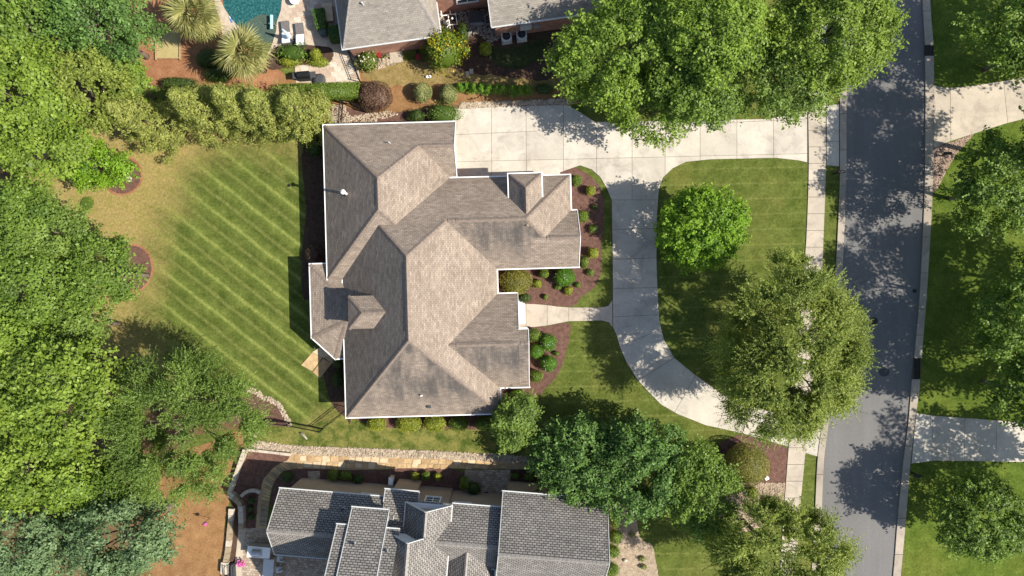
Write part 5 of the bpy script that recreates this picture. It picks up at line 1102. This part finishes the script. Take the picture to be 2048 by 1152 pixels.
for sx in (-1, 1): MB().tube([(sx*0.2, -0.1, 0), (sx*0.2, -0.1, 0.62)], [0.035, 0.035], 8).build('rail', M['silver'], t)
t = thing('side_table', (*W(594, 5), 0.08), 'round white table at the top edge of the pool deck', 'table')
MB().tube([(0, 0, 0.55), (0, 0, 0.6)], [0.42, 0.42], 20).build('table_top', M['white'], t); MB().tube([(0, 0, 0), (0, 0, 0.55)], [0.2, 0.06], 10).build('pedestal', M['white'], t)
t = thing('stone_bench', (*W(660, 30), 0.08), 'beige stone slab bench between the dark box hedges', 'bench', rz=math.radians(5))
MB().box((0, 0, 0.5), (0.75, 1.5, 0.12)).build('slab', M['stone_b'], t)
for sy in (-1, 1): MB().box((0, sy*0.55, 0.22), (0.6, 0.2, 0.44)).build('leg', M['stone_b'], t)
t = thing('swim_flipper', (*W(463, 41), 0.08), 'small blue swim toy lying on the pool edge', 'swim toy', rz=0.4)
MB().add([(-.09, -.22, .03), (.09, -.22, .03), (.05, .12, .05), (-.05, .12, .05), (0, .2, .1), (-.09, -.22, 0), (.09, -.22, 0)], [(0, 1, 2, 3), (3, 2, 4), (0, 5, 6, 1)]).build('blade', M['blue'], t); MB().tube([(0, .12, .05), (0, .3, .06)], [.06, .05], 8).build('foot_pocket', M['bluepaint'], t)
t = thing('gas_grill', (*W(614, 157), 0.08), 'black covered gas grill on the patio in front of the hedge', 'grill', rz=math.radians(4))
MB().box((0, 0, 0.45), (1.0, 0.55, 0.8), taper=0.95).build('cabinet', M['dark'], t); MB().tube([(-0.5, 0, 0.9), (-0.48, 0, 0.9), (0.48, 0, 0.9), (0.5, 0, 0.9)], [0.2, 0.3, 0.3, 0.2], 12).build('hood', M['black'], t); MB().box((0.75, 0, 0.82), (0.45, 0.5, 0.05)).build('side_shelf', M['dark'], t); MB().box((-0.72, 0, 0.82), (0.4, 0.5, 0.05)).build('side_shelf', M['dark'], t)
t = thing('fire_pit', (*W(642, 162), 0.08), 'low dark covered fire pit right of the grill', 'fire pit'); MB().tube([(0, 0, 0), (0, 0, 0.35), (0, 0, 0.45)], [0.42, 0.5, 0.3], 14).build('bowl', M['dark'], t)
t = thing('sand_box', (*W(338, 89), 0.02), 'tan rectangular sand box with timber sides in the clay garden', 'sand box')
MB().box((0, 0, 0.06), (1.9, 2.35, 0.08)).build('sand_cover', M['canvas'], t)
for sx in (-1, 1): MB().box((sx*1.0, -0.05, 0.12), (0.08, 2.6, 0.24)).build('timber_side', M['timber'], t)
for sy in (-1, 1): MB().box((0, sy*1.2, 0.11), (1.9, 0.08, 0.2)).build('timber_side', M['timber'], t)
# pool pumps and pipes
t = thing('pool_pump_set', (*W(900, 45), 0.03), 'white plastic pool pipes with pumps beside the brick wall', 'pool pump', rz=math.radians(8))
for a_, c_ in (((-.65, .5, .35), (.6, .5, .35)), ((-.05, .55, .4), (-.05, -.9, .4)), ((.55, .5, .35), (.6, -.35, .35)), ((-.1, -.35, .38), (.65, -.4, .38)), ((.2, -.3, .3), (.2, -1.2, .3)), ((-.6, .5, .1), (-.6, .85, .6)), ((.15, .5, .35), (.15, .9, .35)), ((-.5, -.2, .3), (-.05, .1, .4)), ((-.4, -.6, .3), (-.05, -.3, .4))):
    MB().tube([a_, c_], [.045, .045], 8).build('pipe', M['white'], t)
for a_ in ((-.45, -.1), (.5, -.75), (.35, .2), (-.35, -.75)): MB().tube([(a_[0], a_[1], 0), (a_[0], a_[1], .5), (a_[0], a_[1], .62)], [.2, .2, .1], 12).build('pump', M['dark'], t)
MB().sphere((.25, .05, .65), .1, 10, 6).build('valve', M['white'], t)
t = thing('equipment_box', (*W(953, 41), 0.03), 'dark grey equipment box on pebbles between the brick walls', 'equipment box', rz=math.radians(3)); MB().box((0, 0, .35), (1.1, .85, .7), taper=.96).build('body', M['grey'], t); MB().box((0, 0, .72), (1.14, .9, .05)).build('lid', M['dark'], t)
def ac(px, py, label):
    t = thing('air_conditioner', (*W(px, py), 0.02), label, 'air conditioner', 'outdoor air conditioners', math.radians(8)); s_ = 0.4
    MB().box((0, 0, .04), (.86, .86, .08)).build('pad', M['walk'], t)
    q = [(s_*math.cos(a)*(1+.25*abs(math.sin(2*a))), s_*math.sin(a)*(1+.25*abs(math.sin(2*a)))) for a in [i*math.pi/12 for i in range(24)]]
    MB().prism(q, .08, .78).build('casing', M['light_grey'], t); MB().tube([(0, 0, .78), (0, 0, .80)], [.33, .33], 20).build('fan_opening', M['black'], t)
    me = MB().box((.16, 0, 0), (.3, .1, .015)).mesh('fan_blade', M['dark'])
    for i in range(4): o = link('fan_blade', me, t, (0, 0, .81)); o.rotation_euler = (.3, 0, i*1.57)
    for rr in (.14, .24, .33): 
        b = MB(); b.tube([(rr*math.cos(a*.2618), rr*math.sin(a*.2618), .83) for a in range(25)], [.008]*25, 4, False); b.build('grille_ring', M['dark'], t)
ac(1013, 79, 'left and larger white air conditioner below the brick wall'); ac(1043, 75, 'right white air conditioner below the meter box')
t = thing('bulkhead_hatch', (*W(789, 100), 0.02), 'grey metal basement bulkhead hatch against the brick wall', 'hatch', rz=math.radians(8))
MB().box((0, 0.55, .45), (1.0, .9, .9)).build('hatch_box', M['grey'], t); MB().beam((0, .95, .93), (0, -.2, .55), 1.05, .05).build('door', M['light_grey'], t); MB().box((0.05, -.6, .03), (1.1, 1.0, .05)).build('landing', M['tan_concrete'], t)
def barrow(px, py, rz, label):
    t = thing('garden_cart', (*W(px, py), 0.02), label, 'garden cart', 'red garden carts', math.radians(rz))
    MB().box((0, 0, .42), (.3, .42, .2), taper=1.25).build('tray', M['red'], t); MB().tube([(-.06, .45, .2), (.06, .45, .2)], [.2, .2], 14).build('wheel', M['black'], t)
    for sx in (-1, 1): MB().beam((sx*.2, .4, .25), (sx*.27, -.75, .5), .04, .04).build('handle', M['dark'], t); MB().beam((sx*.2, -.25, .35), (sx*.2, -.3, 0), .04, .04).build('leg', M['dark'], t)
barrow(760, 113, 30, 'red garden cart beside the white-flowered shrub'); barrow(838, 118, 15, 'red garden cart in shade left of the gold-tipped shrub')
t = thing('stroller', (*W(776, 112), 0.02), 'small grey wheeled frame beside the bulkhead hatch', 'stroller'); MB().beam((-.25, .3, .1), (.1, -.3, .75), .05, .05).beam((.1, .35, .1), (.3, -.3, .75), .05, .05).beam((-.1, -.1, .5), (.3, -.1, .5), .05, .05).build('frame', M['silver'], t)
for a_ in ((-.25, .3), (.1, .35), (.15, -.2)): MB().tube([(a_[0]-.03, a_[1], .1), (a_[0]+.03, a_[1], .1)], [.1, .1], 10).build('wheel', M['black'], t)
t = thing('sack', (*W(857, 155), 0.02), 'small white sack lying on the dry grass', 'sack'); MB().sphere((-.1, .03, .1), (.16, .14, .1), 10, 6).sphere((.1, .05, .1), (.15, .13, .1), 10, 6).build('body', M['towel'], t, True)
for i, (x_, y_, l_) in enumerate(((935, 148, 'left square stepping stone in the shaded soil'), (943, 143, 'right square stepping stone in the shaded soil'))): o = MB().box((0, 0, .03), (.32, .42, .06), taper=.96).build('stepping_stone', M['walk'], None, False, (*W(x_, y_), .02), .1); tag(o, l_, 'stepping stone', 'stepping stones')

# black metal fences
def fence(pts, h, label, cat='fence', gap=0.16, post_end=True):
    P3 = [Vector((*W(x, y), 0)) for x, y in pts]; o = P3[0]; t = thing('metal_fence' if cat == 'fence' else 'metal_gate', tuple(o), label, cat)
    pk = MB().box((0, 0, h*0.5), (.022, .022, h-.06)).mesh('picket', M['black']); ps = MB().box((0, 0, h*0.53), (.07, .07, h*1.06)).mesh('post', M['black'])
    for a, c in zip(P3, P3[1:]):
        L_ = (c-a).length; d = (c-a)/L_
        for zz in (.15, h*.8, h-.05): MB().beam((a-o)+Vector((0, 0, zz)), (c-o)+Vector((0, 0, zz)), .035, .04).build('rail', M['black'], t)
        for i in range(int(L_/gap)): p = a-o+d*(gap*(i+.5)); link('picket', pk, t, (p.x, p.y, .02))
        n = max(1, round(L_/2.2))
        for i in range(n+1): p = a-o+d*(L_*i/n); link('post', ps, t, (p.x, p.y, 0))
    return t
fence([(512, 840), (580, 845), (646, 858)], 1.35, 'black metal picket fence below the back lawn and corner bed'); fence([(646, 858), (700, 816)], 1.35, 'black metal gate panel reaching to the lower house corner', 'gate')
fence([(683, 252), (687, 208)], 1.35, 'black metal gate between cypress row and brown house', 'gate', .2); fence([(687, 207), (705, 210), (735, 226)], 1.2, 'short black metal fence below the russet shrub', 'fence', .25)
fence([(700, 108), (722, 165)], 1.2, 'black metal garden gate at the pool patio edge', 'gate', .2)
# mailboxes
def mailbox(px, py, rz, label):
    t = thing('mailbox', (*W(px, py), 0), label, 'mailbox', 'black street mailboxes', math.radians(rz))
    MB().box((-.1, 0, .55), (.1, .1, 1.1)).build('post', M['black'], t); MB().box((0, 0, 1.03), (.5, .09, .06)).build('arm', M['black'], t)
    q = [(-.11, 0), (.11, 0), (.11, .16), (.08, .22), (0, .25), (-.08, .22), (-.11, .16)]; n = len(q)
    b = MB(); b.add([(-.22, y, 1.08+z) for y, z in q]+[(.34, y, 1.08+z) for y, z in q], [(i, (i+1) % n, (i+1) % n+n, i+n) for i in range(n)]+[tuple(range(n))[::-1], tuple(range(n, 2*n))]); b.build('box', M['black'], t); MB().box((.345, 0, 1.18), (.012, .2, .2)).build('door', M['dark'], t); MB().box((.05, .13, 1.25), (.16, .012, .05)).build('flag', M['red'], t)
mailbox(1668, 348, 0, 'black mailbox on the grass verge below the upper driveway mouth'); mailbox(1879, 312, 180, 'black mailbox in the gravel triangle across the road'); mailbox(1821, 945, 180, 'black mailbox across the road below the lower driveway')
# rear patio of the grey house
t = thing('outdoor_kitchen', (*W(527, 1097), .05), 'white outdoor kitchen counter with steel grill on the paved patio', 'counter', rz=math.radians(-5))
MB().box((-.05, .05, .45), (1.75, .8, .88)).build('counter_base', M['wall_b'], t); MB().box((-.05, .05, .92), (1.85, .9, .07)).build('counter_top', M['white'], t); g_ = MB(); g_.box((-.15, .02, 1.02), (.8, .55, .14)); g_.tube([(-.55, .05, 1.1), (-.53, .05, 1.1), (.23, .05, 1.1), (.25, .05, 1.1)], [.12, .25, .25, .12], 12); g_.build('grill', M['silver'], t); MB().tube([(-.4, -.27, 1.12), (.1, -.27, 1.12)], [.02, .02], 6).build('handle', M['silver'], t)
t = thing('bar_counter', (*W(545, 1127), .05), 'grey bar-height table extending from the outdoor kitchen', 'table', rz=math.radians(-4)); MB().box((0, 0, .98), (.85, 1.5, .07)).build('table_top', M['light_grey'], t); MB().box((0, 0, .48), (.5, 1.3, .94)).build('base', M['wall_b'], t)
def chair(px, py, rz, label, m_='light_grey'):
    t = thing('patio_chair', (*W(px, py), .05), label, 'chair', 'patio chairs', math.radians(rz)); MB().box((0, 0, .62), (.48, .48, .06)).build('seat', M[m_], t); MB().beam((-.25, 0, .65), (-.3, 0, 1.05), .46, .05, (0, 1, 0)).build('backrest', M[m_], t)
    for sx in (-1, 1):
        for sy in (-1, 1): MB().box((sx*.2, sy*.2, .3), (.04, .04, .6)).build('leg', M['black'], t)
chair(563, 1133, 190, 'pale patio chair at the right of the bar table'); chair(565, 1112, 170, 'patio chair partly under the grey house eave'); chair(545, 1150, 100, 'dark patio chair at the bottom below the bar table', 'dark')
t = thing('flower_pot', (*W(485, 1124), .05), 'pot of pink flowers on the patio edge', 'flower pot'); MB().tube([(0, 0, 0), (0, 0, .32)], [.16, .24], 12).build('pot', M['clay'], t)
R5 = random.Random(2); fl = MB().sphere((0, 0, 0), (.06, .06, .04), 6, 4).mesh('flower', M['pink'])
for i in range(42): a = R5.uniform(0, 6.28); q = R5.random()**.5*.36; link('flower', fl, t, (math.cos(a)*q, math.sin(a)*q, .52-q*.5+R5.uniform(-.04, .06)))
t = thing('patio_steps', (*W(467, 1150), 0), 'dark steps with metal rails beside the patio at the bottom edge', 'steps')
for i in range(6): MB().box((-.1, .9-.34*i, .28-.045*i), (.75, .33, .1)).build('tread', M['dark'], t)
for sx in (-.42, .0, .3): MB().beam((sx-.05, 1.0, .8), (sx-.1, -1.2, .5), .05, .05).build('rail', M['black'], t); MB().box((sx-.05, .95, .4), (.05, .05, .8)).build('rail_post', M['black'], t)
t = thing('hanging_basket_pole', (*W(420, 1036), 0), 'thin shepherd pole with a pink hanging basket on the straw slope', 'plant pole'); MB().tube([(0, 0, 0), (0, 0, 1.5), (.05, 0, 1.62), (.16, 0, 1.62), (.2, 0, 1.5)], [.018]*5, 6).build('pole', M['black'], t); MB().sphere((.2, 0, 1.34), (.15, .15, .1), 10, 6).build('basket', M['dark'], t); 
for i in range(14): a = R5.uniform(0, 6.28); q = R5.random()**.5*.15; link('flower', fl, t, (.2+math.cos(a)*q, math.sin(a)*q, 1.44))
t = thing('rear_stone_pad', (*W(630, 722), .012), 'flagstone pad half in shade behind the sunroom corner', 'stone pad')
for i, q in enumerate((((603, 730), (625, 705), (645, 715), (625, 742)), ((625, 704), (645, 692), (668, 705), (648, 716)), ((626, 744), (646, 717), (664, 726), (640, 756)), ((648, 715), (669, 706), (674, 718), (665, 727)))):
    o0 = W(630, 722); MB().prism([(x-o0[0], y-o0[1]) for x, y in wp(q)][::-1], 0, .05).build('flagstone', M[('stone_a', 'stone_b', 'stone_c', 'stone_a')[i]], t)
t = thing('coiled_hose', (*W(973, 992), .04), 'left black garden hose coil on the entry pad', 'hose', 'hose coils')
def coil(t): 
    b = MB(); b.tube([((.24+.003*i)*math.cos(i*.42), (.24+.003*i)*math.sin(i*.42), .05+.002*(i % 15)) for i in range(46)], [.035]*46, 6); b.build('coil', M['black'], t)
coil(t); t = thing('coiled_hose', (*W(994, 998), .04), 'right black garden hose coil on the entry pad', 'hose', 'hose coils'); coil(t)
t = thing('utility_cabinet', (*W(785, 962), .03), 'narrow white utility cabinet standing at the stucco wall', 'cabinet', rz=-.08); MB().box((0, .25, .45), (.32, .55, .9)).build('body', M['wall_b'], t); MB().box((0, .25, .92), (.38, .6, .06)).build('lid', M['white'], t); MB().box((0, -.3, .3), (.32, .4, .6)).build('meter', M['light_grey'], t)
o = MB().tube([(-.3, .25, .08), (0, .05, .1), (.28, -.3, .08)], [.08, .11, .07], 8).build('log', M['bark_pale'], None, True, (*W(608, 871), .01)); tag(o, 'short pale log lying on the side lawn below the fence', 'log')
o = MB().sphere((0, 0, .12), (.32, .28, .2), 10, 6).build('boulder', M['wall_b'], None, True, (*W(258, 358), 0)); tag(o, 'pale boulder in the upper ring mulch bed', 'boulder')
o = MB().sphere((0, 0, .1), (.2, .16, .14), 8, 6).build('boulder', M['wall_b'], None, True, (*W(1250, 1120), 0)); tag(o, 'rounded boulder in the gravel beside the garage', 'boulder')
t = thing('meter_cover', (*W(1545, 998), .02), 'round pale blue meter cover in the pinkish gravel', 'meter cover'); MB().tube([(0, 0, 0), (0, 0, .05)], [.19, .19], 16).build('rim', M['light_grey'], t); MB().tube([(0, 0, .05), (0, 0, .065)], [.16, .16], 16).build('lid', M['bluepaint'], t)
t = thing('plaque', (*W(1533, 956), .02), 'small white plaque at the foot of the dome topiary', 'plaque', rz=.5); MB().box((0, 0, .06), (.35, .3, .1), taper=.9).build('block', M['white'], t)
t = thing('garden_light', (*W(632, 695), .01), 'small garden light on the lawn behind the sunroom', 'garden light'); MB().tube([(0, 0, 0), (0, 0, .35)], [.02, .02], 6).build('stake', M['black'], t); MB().tube([(0, 0, .35), (0, 0, .42)], [.1, .03], 10).build('lamp_cap', M['silver'], t)
t = thing('sprinkler_box', (*W(578, 371), .012), 'dark round sprinkler valve box in the striped lawn', 'valve box'); MB().tube([(0, 0, 0), (0, 0, .04)], [.13, .13], 12).build('rim', M['iron'], t); MB().tube([(0, 0, .04), (0, 0, .05)], [.1, .1], 12).build('lid', M['black'], t)
shrub(173, 407, 15, 15, 0.12, 'shrub', 'round patch of greener grass on the tan back lawn', name='grass_clump', rough=0.3, leaf=0.1, cat='grass')
# white car parked at the kerb, only its nose in view
t = thing('parked_car', (*W(1655, 1204), .01), 'white parked car at the kerb of which only the nose shows at the bottom edge', 'car', rz=math.radians(3))
bd = MB(); sec = [(-2.2, .62, .35, .62), (-2.05, .82, .25, .75), (-1.2, .88, .22, .82), (.9, .88, .22, .85), (1.9, .84, .25, .78), (2.2, .66, .35, .62)]
vs = []; 
for y, w_, z0, z1 in sec: vs += [(-w_, -y, z0), (w_, -y, z0), (w_, -y, z1*.8), (w_*.86, -y, z1), (-w_*.86, -y, z1), (-w_, -y, z1*.8)]
fs = [tuple(i*6+k for k in (0, 1, 2, 3, 4, 5))[::-1] if i == 0 else tuple(i*6+k for k in range(6)) for i in (0, 5)]
for i in range(5):
    for k in range(6): a = i*6+k; c = i*6+(k+1) % 6; fs.append((a, c, c+6, a+6))
bd.add(vs, fs).build('body', M['white'], t)
MB().add([(-.76, 1.05, .82), (.76, 1.05, .82), (.78, -1.7, .84), (-.78, -1.7, .84), (-.58, .3, 1.42), (.58, .3, 1.42), (.6, -1.1, 1.43), (-.6, -1.1, 1.43)], [(4, 5, 6, 7), (0, 1, 5, 4), (1, 2, 6, 5), (2, 3, 7, 6), (3, 0, 4, 7)]).build('cabin_glass', M['glass'], t); MB().box((0, -.4, 1.44), (1.1, 1.3, .04)).build('roof', M['white'], t)
for sx in (-1, 1):
    for y in (1.35, -1.35): w_ = MB().tube([(sx*.72, y, .33), (sx*.9, y, .33)], [.33, .33], 16).build('wheel', M['black'], t); MB().tube([(sx*.9, y, .33), (sx*.91, y, .33)], [.2, .2], 12).build('rim', M['silver'], w_)
    MB().box((sx*.55, 2.14, .56), (.3, .08, .12)).build('headlight', M['light_grey'], t)
